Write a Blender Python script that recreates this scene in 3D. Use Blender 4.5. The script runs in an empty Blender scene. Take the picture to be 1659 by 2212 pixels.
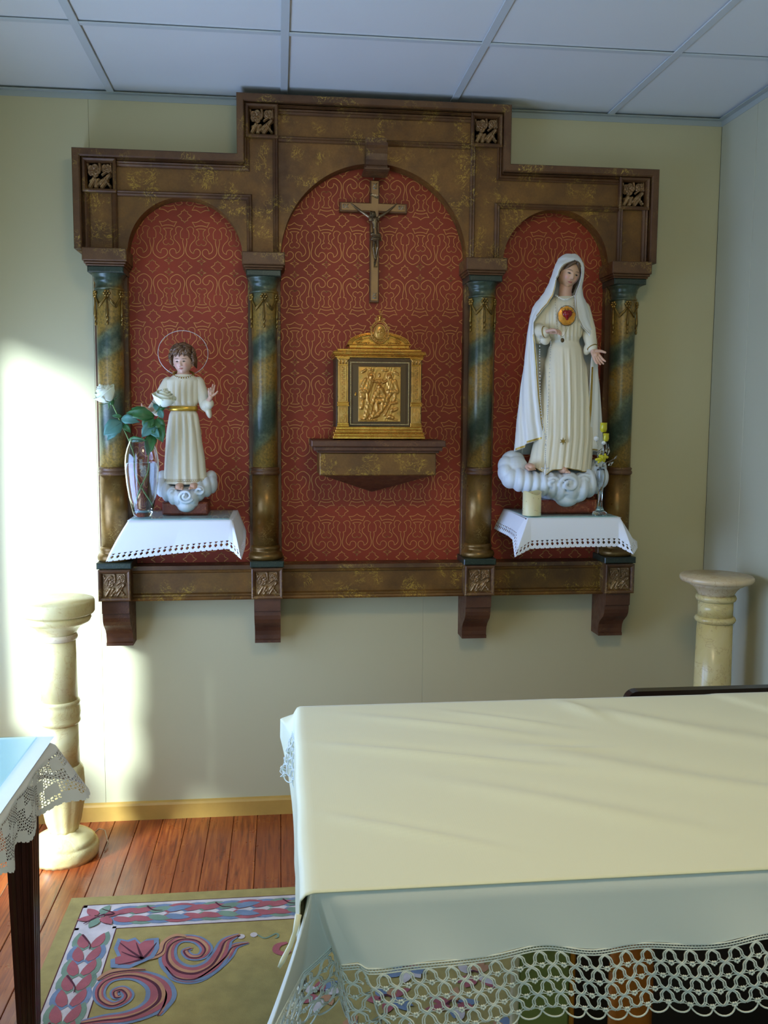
import bpy, math, random
from math import sin, cos, pi, sqrt, exp, radians
from mathutils import Vector, Matrix, Euler
from mathutils.geometry import tessellate_polygon

scene = bpy.context.scene
COL = scene.collection
rnd = random.Random(7)

# ---------------------------------------------------------------- camera
# world: back wall y=0, floor z=0, camera 3.44 m in front of the wall at 1.52 m
CAM = Vector((0.0, -3.443, 1.5231))
YAW, PIT, ROL, FPX = 0.113447, -0.103384, 0.006406, 1992.66
_f = Vector((sin(YAW)*cos(PIT), cos(YAW)*cos(PIT), sin(PIT)))
_r = Vector((cos(YAW), -sin(YAW), 0)); _u = _r.cross(_f)
_R = _r*cos(ROL) + _u*sin(ROL); _U = -_r*sin(ROL) + _u*cos(ROL)
cam_data = bpy.data.cameras.new('camera'); cam = bpy.data.objects.new('camera', cam_data); COL.objects.link(cam)
cam.matrix_world = Matrix(((_R.x, _U.x, -_f.x, CAM.x), (_R.y, _U.y, -_f.y, CAM.y), (_R.z, _U.z, -_f.z, CAM.z), (0, 0, 0, 1)))
cam_data.sensor_fit = 'VERTICAL'; cam_data.sensor_height = 24.0; cam_data.lens = 24.0*FPX/2212
cam_data.clip_start = 0.05
scene.camera = cam

# ---------------------------------------------------------------- view, world, lights
scene.view_settings.view_transform = 'Standard'; scene.view_settings.look = 'None'
scene.view_settings.gamma = 1.0; scene.view_settings.use_curve_mapping = False
scene.view_settings.exposure = -0.22
world = bpy.data.worlds.new('world'); scene.world = world; world.use_nodes = True
world.node_tree.nodes['Background'].inputs[0].default_value = (0.5, 0.75, 1.0, 1)
world.node_tree.nodes['Background'].inputs[1].default_value = 0.17

def light(kind, name, loc, rot, energy, color, **kw):
    d = bpy.data.lights.new(name, kind); d.energy = energy; d.color = color
    for k, v in kw.items(): setattr(d, k, v)
    o = bpy.data.objects.new(name, d); o.location = loc; o.rotation_euler = rot; COL.objects.link(o); return o
def aim(d): return Vector(d).to_track_quat('-Z', 'Y').to_euler()
# daylight through the window beside the camera (large) and sun through it
light('AREA', 'window_daylight', (-1.165, -1.60, 1.25), aim((1, -0.05, -0.10)), 29, (0.38, 0.58, 1.0), shape='RECTANGLE', size=0.9, size_y=1.1)
light('AREA', 'corner_window_daylight', (-1.13, -0.62, 0.95), aim((1, 0.05, 0.0)), 29, (0.38, 0.56, 1.0), shape='RECTANGLE', size=0.6, size_y=1.2)
light('AREA', 'rear_window_daylight', (-0.2, -5.1, 1.5), aim((0, 1, -0.05)), 21, (0.44, 0.80, 1.0), shape='RECTANGLE', size=1.8, size_y=1.4)
light('AREA', 'ceiling_panel_lamp', (0.40, -2.45, 2.60), aim((0, 0.25, -1)), 18, (1.0, 0.80, 0.48), shape='SQUARE', size=0.45)
light('SUN', 'sun', (-4, -2, 3), aim((1.0, 0.95, -0.55)), 26.0, (0.62, 0.80, 1.0), angle=radians(15))

# ---------------------------------------------------------------- helpers
def at(px, py, y=0.0):
    """the point of the vertical plane y seen at photograph pixel (px, py)"""
    d = _f*FPX + _R*(px-829.5) - _U*(py-1106); t = (y-CAM.y)/d.y
    return Vector((d.x*t, y, CAM.z+d.z*t))
def atz(px, py, z=0.0):
    d = _f*FPX + _R*(px-829.5) - _U*(py-1106); t = (z-CAM.z)/d.z
    return Vector((CAM.x+d.x*t, CAM.y+d.y*t, z))

class MB:
    def __init__(s): s.v = []; s.f = []; s.sm = []; s.col = None
    def add(s, vs, fs, smooth=False):
        b = len(s.v); s.v += [tuple(v) for v in vs]; s.f += [tuple(i+b for i in f) for f in fs]; s.sm += [smooth]*len(fs); return b
    def box(s, x0, x1, y0, y1, z0, z1):
        x0, x1 = min(x0, x1), max(x0, x1); y0, y1 = min(y0, y1), max(y0, y1); z0, z1 = min(z0, z1), max(z0, z1)
        s.add([(x0,y0,z0),(x1,y0,z0),(x1,y1,z0),(x0,y1,z0),(x0,y0,z1),(x1,y0,z1),(x1,y1,z1),(x0,y1,z1)],
              [(0,3,2,1),(4,5,6,7),(0,1,5,4),(1,2,6,5),(2,3,7,6),(3,0,4,7)]); return s
    def bbox(s, x0, x1, y0, y1, z0, z1, b=0.003):
        """box with its front (-y) edges bevelled"""
        b = min(b, (x1-x0)/2.2, (z1-z0)/2.2, (y1-y0)/1.1)
        vs = [(x0,y1,z0),(x1,y1,z0),(x1,y1,z1),(x0,y1,z1),(x0,y0+b,z0),(x1,y0+b,z0),(x1,y0+b,z1),(x0,y0+b,z1),
              (x0+b,y0,z0+b),(x1-b,y0,z0+b),(x1-b,y0,z1-b),(x0+b,y0,z1-b)]
        s.add(vs, [(0,3,2,1),(0,1,5,4),(1,2,6,5),(2,3,7,6),(3,0,4,7),(4,5,9,8),(5,6,10,9),(6,7,11,10),(7,4,8,11),(8,9,10,11)]); return s
    def prism(s, poly, a0, a1, axis='y', smooth=False):
        """extrude a 2-D outline; axis y: outline is (x,z); axis x: (y,z); axis z: (x,y)"""
        n = len(poly)
        def mk(p, a): return {'y': (p[0], a, p[1]), 'x': (a, p[0], p[1]), 'z': (p[0], p[1], a)}[axis]
        vs = [mk(p, a0) for p in poly] + [mk(p, a1) for p in poly]
        tr = tessellate_polygon([[Vector((p[0], p[1], 0)) for p in poly]])
        fs = [tuple(t) for t in tr] + [tuple(reversed([i+n for i in t])) for t in tr]
        s.add(vs, fs)
        sides = [(i, (i+1) % n, (i+1) % n+n, i+n) for i in range(n)]
        b = len(s.v)-2*n
        s.f += [tuple(i+b for i in f) for f in sides]; s.sm += [smooth]*n; return s
    def sweep(s, path, prof, closed=False, smooth=False):
        """mitred moulding: path of (x,z) in the facade plane, profile of (offset to the left of travel, y)"""
        n = len(path); m = len(prof); vs = []
        for i in range(n):
            p = Vector(path[i]); a = Vector(path[i-1]) if (i > 0 or closed) else None; c = Vector(path[(i+1) % n]) if (i < n-1 or closed) else None
            d1 = (p-a).normalized() if a is not None else None; d2 = (c-p).normalized() if c is not None else None
            if d1 is None: d1 = d2
            if d2 is None: d2 = d1
            n1 = Vector((-d1.y, d1.x)); n2 = Vector((-d2.y, d2.x)); k = (n1+n2); k = k/max(0.2, k.dot(n1))
            for (o, y) in prof:
                q = p+k*o; vs.append((q.x, y, q.y))
        fs = []
        for i in range(n if closed else n-1):
            j = (i+1) % n
            for q in range(m-1): fs.append((i*m+q, j*m+q, j*m+q+1, i*m+q+1))
        if not closed: fs += [tuple(range(m-1, -1, -1)), tuple((n-1)*m+q for q in range(m))]
        s.add(vs, fs, smooth); return s
    def lathe(s, prof, n=32, c=(0, 0, 0), a0=0.0, a1=2*pi, smooth=True, rfun=None):
        full = abs(a1-a0-2*pi) < 1e-6; k = n if full else n+1; vs = []
        for (r, z) in prof:
            for i in range(k):
                a = a0+(a1-a0)*i/n; rr = r if rfun is None else rfun(r, z, a)
                vs.append((c[0]+rr*cos(a), c[1]+rr*sin(a), c[2]+z))
        fs = []
        for j in range(len(prof)-1):
            for i in range(n):
                i2 = (i+1) % k; fs.append((j*k+i, j*k+i2, (j+1)*k+i2, (j+1)*k+i))
        if full:
            if prof[0][0] > 1e-6: fs.append(tuple(range(k-1, -1, -1)))
            if prof[-1][0] > 1e-6: fs.append(tuple((len(prof)-1)*k+i for i in range(k)))
        s.add(vs, fs, smooth); return s
    def tube(s, pts, r, n=8, closed=False, caps=True, smooth=True):
        pts = [Vector(p) for p in pts]; N = len(pts); rr = r if isinstance(r, (list, tuple)) else [r]*N; vs = []
        up = None
        for i in range(N):
            a = pts[i-1] if (i > 0 or closed) else pts[i]; b = pts[(i+1) % N] if (i < N-1 or closed) else pts[i]
            t = (b-a); t = t.normalized() if t.length > 1e-9 else Vector((0, 0, 1))
            if up is None: up = t.orthogonal().normalized()
            up = (up-t*up.dot(t)); up = up.normalized() if up.length > 1e-6 else t.orthogonal().normalized()
            w = t.cross(up)
            for k in range(n):
                q = 2*pi*k/n; vs.append(pts[i]+(up*cos(q)+w*sin(q))*rr[i])
        fs = []
        for i in range(N if closed else N-1):
            j = (i+1) % N
            for k in range(n): fs.append((i*n+k, i*n+(k+1) % n, j*n+(k+1) % n, j*n+k))
        if caps and not closed: fs += [tuple(range(n-1, -1, -1)), tuple((N-1)*n+k for k in range(n))]
        s.add(vs, fs, smooth); return s
    def ell(s, c, r, rot=None, nu=16, nv=10):
        c = Vector(c); r = r if isinstance(r, (tuple, list)) else (r, r, r); M = Euler(rot).to_matrix() if rot else None; vs = []
        for j in range(1, nv):
            a = pi*j/nv
            for i in range(nu):
                b = 2*pi*i/nu; p = Vector((r[0]*sin(a)*cos(b), r[1]*sin(a)*sin(b), r[2]*cos(a)))
                vs.append(c+(M @ p if M else p))
        for z in (1, -1):
            p = Vector((0, 0, r[2]*z)); vs.append(c+(M @ p if M else p))
        fs = []
        for j in range(nv-2):
            for i in range(nu): fs.append((j*nu+i, (j+1)*nu+i, (j+1)*nu+(i+1) % nu, j*nu+(i+1) % nu))
        T = (nv-1)*nu
        for i in range(nu): fs += [(T, i, (i+1) % nu), (T+1, (nv-2)*nu+(i+1) % nu, (nv-2)*nu+i)]
        s.add(vs, fs, True); return s
    def cap(s, a, b, ra, rb=None, n=10):
        """tapered capsule"""
        rb = ra if rb is None else rb; a = Vector(a); b = Vector(b); d = (b-a); L = d.length
        if L < 1e-7: return s.ell(a, ra)
        d = d/L; pts = []; rs = []
        for k in range(4): t = pi/2*(1-k/4); pts.append(a-d*ra*sin(t)); rs.append(max(1e-5, ra*cos(t)))
        pts.append(a); rs.append(ra); pts.append(b); rs.append(rb)
        for k in range(1, 5): t = pi/2*k/4; pts.append(b+d*rb*sin(t)); rs.append(max(1e-5, rb*cos(t)))
        return s.tube(pts, rs, n)
    def chain(s, pts, rs, n=10):
        for i in range(len(pts)-1): s.cap(pts[i], pts[i+1], rs[i], rs[i+1], n)
        return s
    def grid(s, nu, nv, fn, smooth=True, closed_u=False, skip=None):
        vs = [fn(i/(nu if closed_u else nu-1), j/(nv-1)) for j in range(nv) for i in range(nu)]
        fs = []
        for j in range(nv-1):
            for i in range(nu if closed_u else nu-1):
                if skip and skip(i, j): continue
                fs.append((j*nu+i, j*nu+(i+1) % nu, (j+1)*nu+(i+1) % nu, (j+1)*nu+i))
        s.add(vs, fs, smooth); return s
    def mesh(s, name):
        me = bpy.data.meshes.new(name); me.from_pydata(s.v, [], s.f)
        me.polygons.foreach_set('use_smooth', s.sm); me.update()
        return me
    def build(s, name, m, parent=None, recalc=False):
        me = s.mesh(name)
        if s.col is not None:
            ca = me.color_attributes.new('paint', 'FLOAT_COLOR', 'POINT')
            flat = []
            for c in s.col: flat += [c[0], c[1], c[2], 1.0]
            ca.data.foreach_set('color', flat)
        if recalc:
            import bmesh
            bm = bmesh.new(); bm.from_mesh(me); bmesh.ops.recalc_face_normals(bm, faces=bm.faces); bm.to_mesh(me); bm.free()
        me.materials.append(m)
        o = bpy.data.objects.new(name, me); COL.objects.link(o)
        if parent is not None: o.parent = parent
        return o

def remesh(o, voxel, smooth=2):
    """fuse the overlapping pieces of an object into one continuous skin (evaluated once, stored as mesh)"""
    r = o.modifiers.new('fuse', 'REMESH'); r.mode = 'VOXEL'; r.voxel_size = voxel; r.use_smooth_shade = True
    if smooth:
        k = o.modifiers.new('soft', 'SMOOTH'); k.factor = 0.5; k.iterations = smooth
    return o
def thing(name, label, cat, loc=(0, 0, 0), group=None):
    o = bpy.data.objects.new(name, None); COL.objects.link(o); o.location = loc; o.empty_display_size = 0.05
    o['label'] = label; o['category'] = cat
    if group: o['group'] = group
    return o
def tag(o, label=None, cat=None, group=None, kind=None):
    if label: o['label'] = label
    if cat: o['category'] = cat
    if group: o['group'] = group
    if kind: o['kind'] = kind
    return o
def empty(name, parent, loc=(0, 0, 0)):
    o = bpy.data.objects.new(name, None); COL.objects.link(o); o.parent = parent; o.location = loc; o.empty_display_size = 0.02; return o
def shared(o, parent, loc=(0, 0, 0), rot=None, scale=None):
    c = o.copy(); COL.objects.link(c); c.parent = parent; c.location = loc
    if rot: c.rotation_euler = rot
    if scale: c.scale = scale
    return c

# ---------------------------------------------------------------- materials
def srgb(r, g, b): return tuple(((c/255)/12.92 if c/255 <= 0.04045 else ((c/255+0.055)/1.055)**2.4) for c in (r, g, b))
class NT:
    def __init__(s, name):
        s.m = bpy.data.materials.new(name); s.m.use_nodes = True; s.t = s.m.node_tree; s.t.nodes.clear()
        s.out = s.n('ShaderNodeOutputMaterial'); s.b = s.n('ShaderNodeBsdfPrincipled'); s.l(s.b.outputs[0], s.out.inputs[0])
        s.tc = s.n('ShaderNodeTexCoord'); s.co = s.tc.outputs['Object']
    def n(s, t, **kw):
        x = s.t.nodes.new(t)
        for k, v in kw.items(): setattr(x, k, v)
        return x
    def l(s, a, b): s.t.links.new(a, b)
    def set(s, **kw):
        for k, v in kw.items():
            i = s.b.inputs[k.replace('_', ' ')]
            if hasattr(v, 'node'): s.l(v, i)
            else: i.default_value = (*v, 1) if isinstance(v, tuple) and len(v) == 3 and len(i.default_value) == 4 else v
    def map(s, scale=(1, 1, 1), rot=(0, 0, 0)):
        x = s.n('ShaderNodeMapping'); s.l(s.co, x.inputs[0]); x.inputs['Scale'].default_value = scale; x.inputs['Rotation'].default_value = rot; return x.outputs[0]
    def noise(s, scale, detail=4, rough=0.55, dist=0.0, co=None):
        x = s.n('ShaderNodeTexNoise'); s.l(co or s.co, x.inputs['Vector']); x.inputs['Scale'].default_value = scale
        x.inputs['Detail'].default_value = detail; x.inputs['Roughness'].default_value = rough; x.inputs['Distortion'].default_value = dist; return x.outputs[0]
    def ramp(s, fac, stops):
        x = s.n('ShaderNodeValToRGB'); s.l(fac, x.inputs[0]); e = x.color_ramp.elements
        while len(e) < len(stops): e.new(0.5)
        for i, (p, c) in enumerate(stops):
            e[i].position = p; e[i].color = (*c, 1) if isinstance(c, tuple) else (c, c, c, 1)
        return x.outputs[0]
    def mix(s, fac, a, b, mode='MIX'):
        x = s.n('ShaderNodeMix', data_type='RGBA', blend_type=mode)
        for k, v in ((0, fac), (6, a), (7, b)):
            if hasattr(v, 'node'): s.l(v, x.inputs[k])
            else: x.inputs[k].default_value = (*v, 1) if isinstance(v, tuple) else v
        return x.outputs[2]
    def math(s, op, a, b=0.0, c=None):
        x = s.n('ShaderNodeMath', operation=op)
        for k, v in ((0, a), (1, b), (2, c)):
            if v is None: continue
            if hasattr(v, 'node'): s.l(v, x.inputs[k])
            else: x.inputs[k].default_value = v
        return x.outputs[0]
    def bump(s, h, strength=0.3, dist=0.002):
        x = s.n('ShaderNodeBump'); s.l(h, x.inputs['Height']); x.inputs['Strength'].default_value = strength; x.inputs['Distance'].default_value = dist
        s.l(x.outputs[0], s.b.inputs['Normal']); return x.outputs[0]

def plain(name, col, rough=0.5, metal=0.0, bump=None, var=None, **kw):
    t = NT(name); t.set(Base_Color=col, Roughness=rough, Metallic=metal, **kw)
    if var:
        t.set(Base_Color=t.ramp(t.noise(var[0], 5), [(0.3, tuple(c*(1-var[1]) for c in col)), (0.7, tuple(min(1, c*(1+var[1])) for c in col))]))
    if bump: t.bump(t.noise(bump[0], 4), bump[1], bump[2] if len(bump) > 2 else 0.001)
    return t.m

def gilt(name, dark, mid, flake, amt=0.5, metal=0.35, rough=0.42):
    """old gilding rubbed down to its red-brown ground, with bright flakes and hairline cracks"""
    t = NT(name)
    base = t.ramp(t.noise(7, 6, 0.6), [(0.32, dark), (0.62, mid)])
    fine = t.noise(160, 4, 0.6)
    base = t.mix(t.math('MULTIPLY', fine, 0.5), base, tuple(c*0.55 for c in dark), 'MIX')
    patch = t.ramp(t.noise(11, 3, 0.5), [(0.50, 0.0), (0.60, 1.0)])
    crack = t.ramp(t.noise(15, 6, 0.66, 2.2), [(0.489, 0.0), (0.50, 1.0), (0.511, 0.0)])
    fl = t.ramp(t.noise(90, 3, 0.7, 0.8), [(0.56, 0.0), (0.66, 1.0)])
    f = t.math('MULTIPLY', patch, t.math('MAXIMUM', crack, t.math('MULTIPLY', fl, 0.28)))
    f = t.math('MULTIPLY', f, amt)
    t.set(Base_Color=t.mix(f, base, flake), Metallic=metal, Roughness=t.ramp(t.noise(40, 3), [(0.3, rough-0.08), (0.7, rough+0.14)]))
    t.bump(t.math('ADD', t.math('MULTIPLY', fine, 0.4), t.noise(30, 4)), 0.25, 0.0012)
    return t.m

M = {}
M['panel_gilt'] = gilt('rubbed_gilt_panel', srgb(90, 58, 24), srgb(138, 94, 36), srgb(226, 184, 66), 1.0, 0.25, 0.46)
M['mould'] = gilt('brown_moulding', srgb(80, 50, 28), srgb(118, 80, 44), srgb(226, 190, 84), 1.0, 0.15, 0.42)
M['bracket'] = gilt('dark_red_brown_wood', srgb(76, 44, 26), srgb(108, 66, 38), srgb(160, 112, 56), 0.6, 0.08, 0.5)
M['carved'] = gilt('bronzed_carving', srgb(112, 80, 50), srgb(166, 128, 82), srgb(226, 196, 130), 0.5, 0.35, 0.3)
M['shaft_gilt'] = gilt('worn_gilt_shaft', srgb(96, 68, 28), srgb(150, 112, 50), srgb(226, 196, 120), 0.7, 0.5, 0.34)
M['bow'] = gilt('gold_bow', srgb(110, 84, 40), srgb(190, 150, 70), srgb(240, 210, 120), 0.8, 0.7, 0.3)
M['gold'] = gilt('bright_gold', srgb(200, 138, 48), srgb(230, 166, 72), srgb(255, 224, 140), 0.3, 0.85, 0.24)
M['gold_relief'] = gilt('relief_gold', srgb(196, 138, 62), srgb(224, 168, 84), srgb(255, 224, 150), 0.3, 0.7, 0.3)
M['dark_gold'] = gilt('dark_gold_frame', srgb(70, 50, 26), srgb(96, 68, 34), srgb(190, 150, 70), 0.2, 0.4, 0.4)
def marble_green():
    t = NT('painted_green_marble')
    w = t.n('ShaderNodeTexWave', wave_type='BANDS', bands_direction='Z'); t.l(t.map(rot=(0, 0.62, 0)), w.inputs['Vector'])
    w.inputs['Scale'].default_value = 1.55; w.inputs['Distortion'].default_value = 3.2; w.inputs['Detail'].default_value = 2.5; w.inputs['Detail Scale'].default_value = 2.2
    c = t.ramp(w.outputs[1], [(0.05, srgb(64, 78, 62)), (0.34, srgb(108, 110, 76)), (0.56, srgb(130, 104, 46)), (0.86, srgb(160, 124, 54))])
    sp = t.ramp(t.noise(110, 5, 0.75), [(0.40, 1.0), (0.58, 0.0)])
    c = t.mix(t.math('MULTIPLY', sp, 0.55), c, srgb(44, 52, 36))
    c = t.mix(t.math('MULTIPLY', t.ramp(t.noise(14, 4, 0.6), [(0.55, 0.0), (0.75, 1.0)]), 0.4), c, srgb(170, 168, 130))
    t.set(Base_Color=c, Roughness=0.3, Metallic=0.12); t.bump(t.noise(60, 4), 0.1, 0.001); return t.m
M['marble_green'] = marble_green()
def green_slab():
    t = NT('painted_dark_green_slab'); v = t.ramp(t.noise(40, 3, 0.5, 2.0), [(0.485, 0.0), (0.5, 1.0), (0.515, 0.0)])
    t.set(Base_Color=t.mix(t.math('MULTIPLY', v, 0.5), srgb(38, 48, 36), srgb(110, 116, 84)), Roughness=0.35); return t.m
M['green_slab'] = green_slab()
M['red'] = plain('red_panel_paint', srgb(146, 52, 26), 0.5, 0.0, (300, 0.1, 0.0005), (5, 0.14), Specular_IOR_Level=0.3)
M['pattern'] = plain('stencilled_gold_line', srgb(226, 160, 84), 0.4, 0.2)
def wallm(name, col, sc=260, st=0.12):
    t = NT(name); t.set(Base_Color=t.ramp(t.noise(2.2, 3), [(0.3, tuple(c*0.97 for c in col)), (0.7, col)]), Roughness=0.55); t.bump(t.noise(sc, 3), st, 0.0006); return t.m
M['wall'] = wallm('cream_wall_panel', srgb(198, 188, 146))
M['wall_right'] = wallm('pale_wall_panel', srgb(186, 184, 158))
M['tile'] = wallm('ceiling_tile_white', srgb(222, 224, 222), 320, 0.3)
M['tbar'] = plain('ceiling_bar_white', srgb(198, 204, 204), 0.4)
M['angle'] = plain('ceiling_angle_grey', srgb(170, 176, 170), 0.45)
def plank():
    t = NT('varnished_pine_plank'); g = t.n('ShaderNodeObjectInfo').outputs['Random']
    v = t.n('ShaderNodeVectorMath', operation='ADD'); t.l(t.co, v.inputs[0]); cb = t.n('ShaderNodeCombineXYZ'); t.l(t.math('MULTIPLY', g, 37), cb.inputs[0]); t.l(cb.outputs[0], v.inputs[1])
    m = t.n('ShaderNodeMapping'); t.l(v.outputs[0], m.inputs[0]); m.inputs['Scale'].default_value = (16, 0.9, 1)
    n = t.noise(5.5, 6, 0.6, 0.6, m.outputs[0])
    c = t.ramp(n, [(0.30, srgb(92, 36, 14)), (0.48, srgb(158, 72, 28)), (0.72, srgb(196, 108, 44))])
    c = t.mix(t.math('MULTIPLY', g, 0.55), c, srgb(118, 46, 20))
    sc = t.ramp(t.noise(9, 4, 0.7, 0.5, v.outputs[0]), [(0.70, 0.0), (0.76, 1.0)])
    c = t.mix(t.math('MULTIPLY', sc, 0.6), c, srgb(190, 160, 110))
    t.set(Base_Color=c, Roughness=t.ramp(t.noise(12, 4, 0.6, 0, v.outputs[0]), [(0.3, 0.24), (0.8, 0.44)]), Coat_Weight=0.25, Coat_Roughness=0.2)
    t.bump(n, 0.15, 0.001); return t.m
M['plank'] = plank()
M['subfloor'] = plain('dark_gap', srgb(40, 22, 12), 0.8)
M['baseboard'] = plain('varnished_baseboard', srgb(196, 152, 72), 0.38, 0, (40, 0.1), (12, 0.08))
# ================================================================= the room
XR, XL, ZC, YB = 1.665, -1.17, 2.640, -5.2
# floor boards run towards the back wall
fl = MB().box(XL-0.3, XR+0.05, YB, 0.05, -0.06, -0.022).build('floor', M['subfloor']); tag(fl, kind='structure')
pb = MB().bbox(-0.0435, 0.0435, 0, 0.02, -2.0, 2.0, 0.0016)
pb.v = [(x, z, -y) for (x, y, z) in pb.v]
pw = 0.0885; x0 = -0.4437
pm = None; k = int((XL-0.25-x0)/pw)-1
while True:
    x = x0+(k+0.5)*pw
    if x > XR: break
    for seg in (0, 1):
        yc = -2.0 if seg == 0 else -6.0
        if pm is None: pm = pb.build('plank', M['plank'], fl, True); o = pm
        else: o = shared(pm, fl)
        o.location = (x, yc-0.004, 0); 
    k += 1

wb = MB().box(XL-0.3, XR+0.1, 0.006, 0.12, -0.02, ZC+0.3).build('wall_back', M['subfloor']); tag(wb, kind='structure')
for a, b in ((-1.5, -0.6564), (-0.6556, 0.5456), (0.5460, XR)):
    MB().bbox(a, b, 0, 0.01, 0, ZC+0.01, 0.0005).build('wall_panel', M['wall'], wb)
wr = MB().box(XR+0.006, XR+0.12, YB, 0.1, -0.02, ZC+0.3).build('wall_right', M['subfloor']); tag(wr, kind='structure')
yy = 0.0
for a in (0.265, 1.465, 2.665, 3.865, 5.2):
    q = MB().bbox(-a+0.0012, -yy-0.0012, 0, 0.01, 0, ZC+0.01, 0.0014); yy = a
    q.v = [(XR+y, x, z) for (x, y, z) in q.v]; q.build('wall_panel', M['wall_right'], wr, True)
# left wall with two openings; the nearer one to the altarpiece lets the sun graze the back wall
op = [(-0.98, -0.20, 0.14, 1.93), (-2.45, -1.02, 0.55, 2.15)]
wl = MB(); last = 0.1
for a, b, z0, z1 in op:
    wl.box(XL-0.14, XL, b, last, -0.02, ZC+0.3); wl.box(XL-0.14, XL, a, b, -0.02, z0); wl.box(XL-0.14, XL, a, b, z1, ZC+0.3); last = a
wl.box(XL-0.14, XL, YB, last, -0.02, ZC+0.3)
wl = wl.build('wall_left', M['wall']); tag(wl, kind='structure')
M['window_paint'] = plain('white_window_paint', srgb(230, 230, 225), 0.4)
M['mask_cream'] = plain('cream_sun_mask', srgb(214, 206, 180), 0.85)
for i, (a, b, z0, z1) in enumerate(op):
    w = MB(); fw = 0.03
    w.box(XL-0.11, XL-0.06, a, b, z0-fw, z0).box(XL-0.11, XL-0.06, a, b, z1, z1+fw).box(XL-0.11, XL-0.06, a-fw, a, z0, z1).box(XL-0.11, XL-0.06, b, b+fw, z0, z1)
    w = w.build('window_%d' % (i+1), M['window_paint']); tag(w, kind='structure')
    if i: MB().box(XL-0.055, XL-0.05, a+0.01, b-0.01, z0, z1).build('sun_block_sheet', M['window_paint'], w)  # unseen opaque sheet, added to keep the sun out of the second window
# unseen panels added, shaped to pass the sun only near the corner and low
def sun_mask(y0, y1, z0, z1):
    mb = MB().grid(60, 3, lambda u, v: (XL-0.03+0.010*sin(u*(y1-y0)*130), y0+(y1-y0)*u, z0+(z1-z0)*v))
    o = mb.build('sun_mask_panel', M['mask_cream'], bpy.data.objects['window_1']); m = o.modifiers.new('t', 'SOLIDIFY'); m.thickness = 0.003
sun_mask(-0.99, -0.53, 1.12, 1.94); sun_mask(-0.99, -0.69, 0.46, 1.12); sun_mask(-0.56, -0.19, 0.13, 0.50)
wf = MB().box(XL-0.3, XR+0.1, YB-0.12, YB, -0.02, ZC+0.3).build('wall_front', M['wall']); tag(wf, kind='structure')
# suspended ceiling: grid of white bars, tiles lying in it
ce = MB().box(XL-0.3, XR+0.1, YB, 0.1, ZC+0.05, ZC+0.3).build('ceiling', M['subfloor']); tag(ce, kind='structure')
XB = [0.0236+0.6*i for i in range(-3, 4)]; YBR = [-0.585-0.6*i for i in range(0, 8)]
tb = None
for x in XB:
    if XL-0.2 < x < XR:
        q = MB().bbox(-0.0125, 0.0125, 0, 0.004, YB, -0.012, 0.0008); q.v = [(a, c, b) for (a, b, c) in q.v]
        if tb is None: tb = q.build('ceiling_bar', M['tbar'], ce, True); tb.location = (x, 0, ZC-0.003)
        else: shared(tb, ce, (x, 0, ZC-0.003))
cb = None
for y in YBR:
    for x in XB:
        if cb is None:
            q = MB().bbox(-0.2875, 0.2875, 0, 0.004, -0.0105, 0.0105, 0.0008); q.v = [(a, c, b) for (a, b, c) in q.v]
            cb = q.build('cross_bar', M['tbar'], ce, True); cb.location = (x+0.3, y, ZC-0.0025)
        else: shared(cb, ce, (x+0.3, y, ZC-0.0025))
tmesh = {}
for x in XB:
    for j, y in enumerate([0.0]+YBR):
        y1 = y if j else 0.0; y2 = YBR[j] if j < len(YBR) else YB
        if y2 <= YB: continue
        key = round(y1-y2, 3)
        if key not in tmesh:
            q = MB().bbox(-0.296, 0.296, 0, 0.012, 0.003, (y1-y2)-0.003, 0.001); q.v = [(a, -c, b) for (a, b, c) in q.v]
            o = q.build('ceiling_tile', M['tile'], ce, True); tmesh[key] = o
        else: o = shared(tmesh[key], ce)
        o.location = (x+0.3+rnd.uniform(-1, 1)*0.0015, y1, ZC+0.004+rnd.uniform(0, 0.0015)); o.rotation_euler = (0, rnd.uniform(-1, 1)*0.003, 0)
MB().box(XL-0.1, XR, -0.024, 0, ZC-0.005, ZC-0.0028).box(XL-0.1, XR, -0.002, 0, ZC-0.024, ZC-0.003).build('trim_1', M['angle'])['kind'] = 'structure'
MB().box(XR-0.024, XR, YB, -0.024, ZC-0.005, ZC-0.0028).box(XR-0.002, XR, YB, -0.002, ZC-0.024, ZC-0.003).build('trim_2', M['angle'])['kind'] = 'structure'
bb = MB().prism([(-0.0002, 0), (-0.016, 0), (-0.016, 0.056), (-0.012, 0.064), (-0.0002, 0.068)], XL-0.1, XR-0.0165, 'x').build('baseboard_back', M['baseboard'], None, True); tag(bb, kind='structure')
bb = MB().prism([(XR-0.0002, 0), (XR-0.016, 0), (XR-0.016, 0.056), (XR-0.012, 0.064), (XR-0.0002, 0.068)], YB, -0.0005, 'y').build('baseboard_right', M['baseboard'], None, True); tag(bb, kind='structure')

# ================================================================= the altarpiece
XC = 0.342
ALT = thing('altarpiece', 'large wall-hung gilded brown altarpiece with three red arched niches between marbled columns', 'altarpiece', (XC, 0, 0))
def sh(mb, dy=0.0): return mb
# red back panels
for a, b in ((-0.93, -0.40), (-0.395, 0.395), (0.40, 0.93)):
    MB().box(a, b, -0.03, -0.004, 0.975, 2.45 if a == -0.395 else 2.32).build('red_panel', M['red'], ALT)
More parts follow.
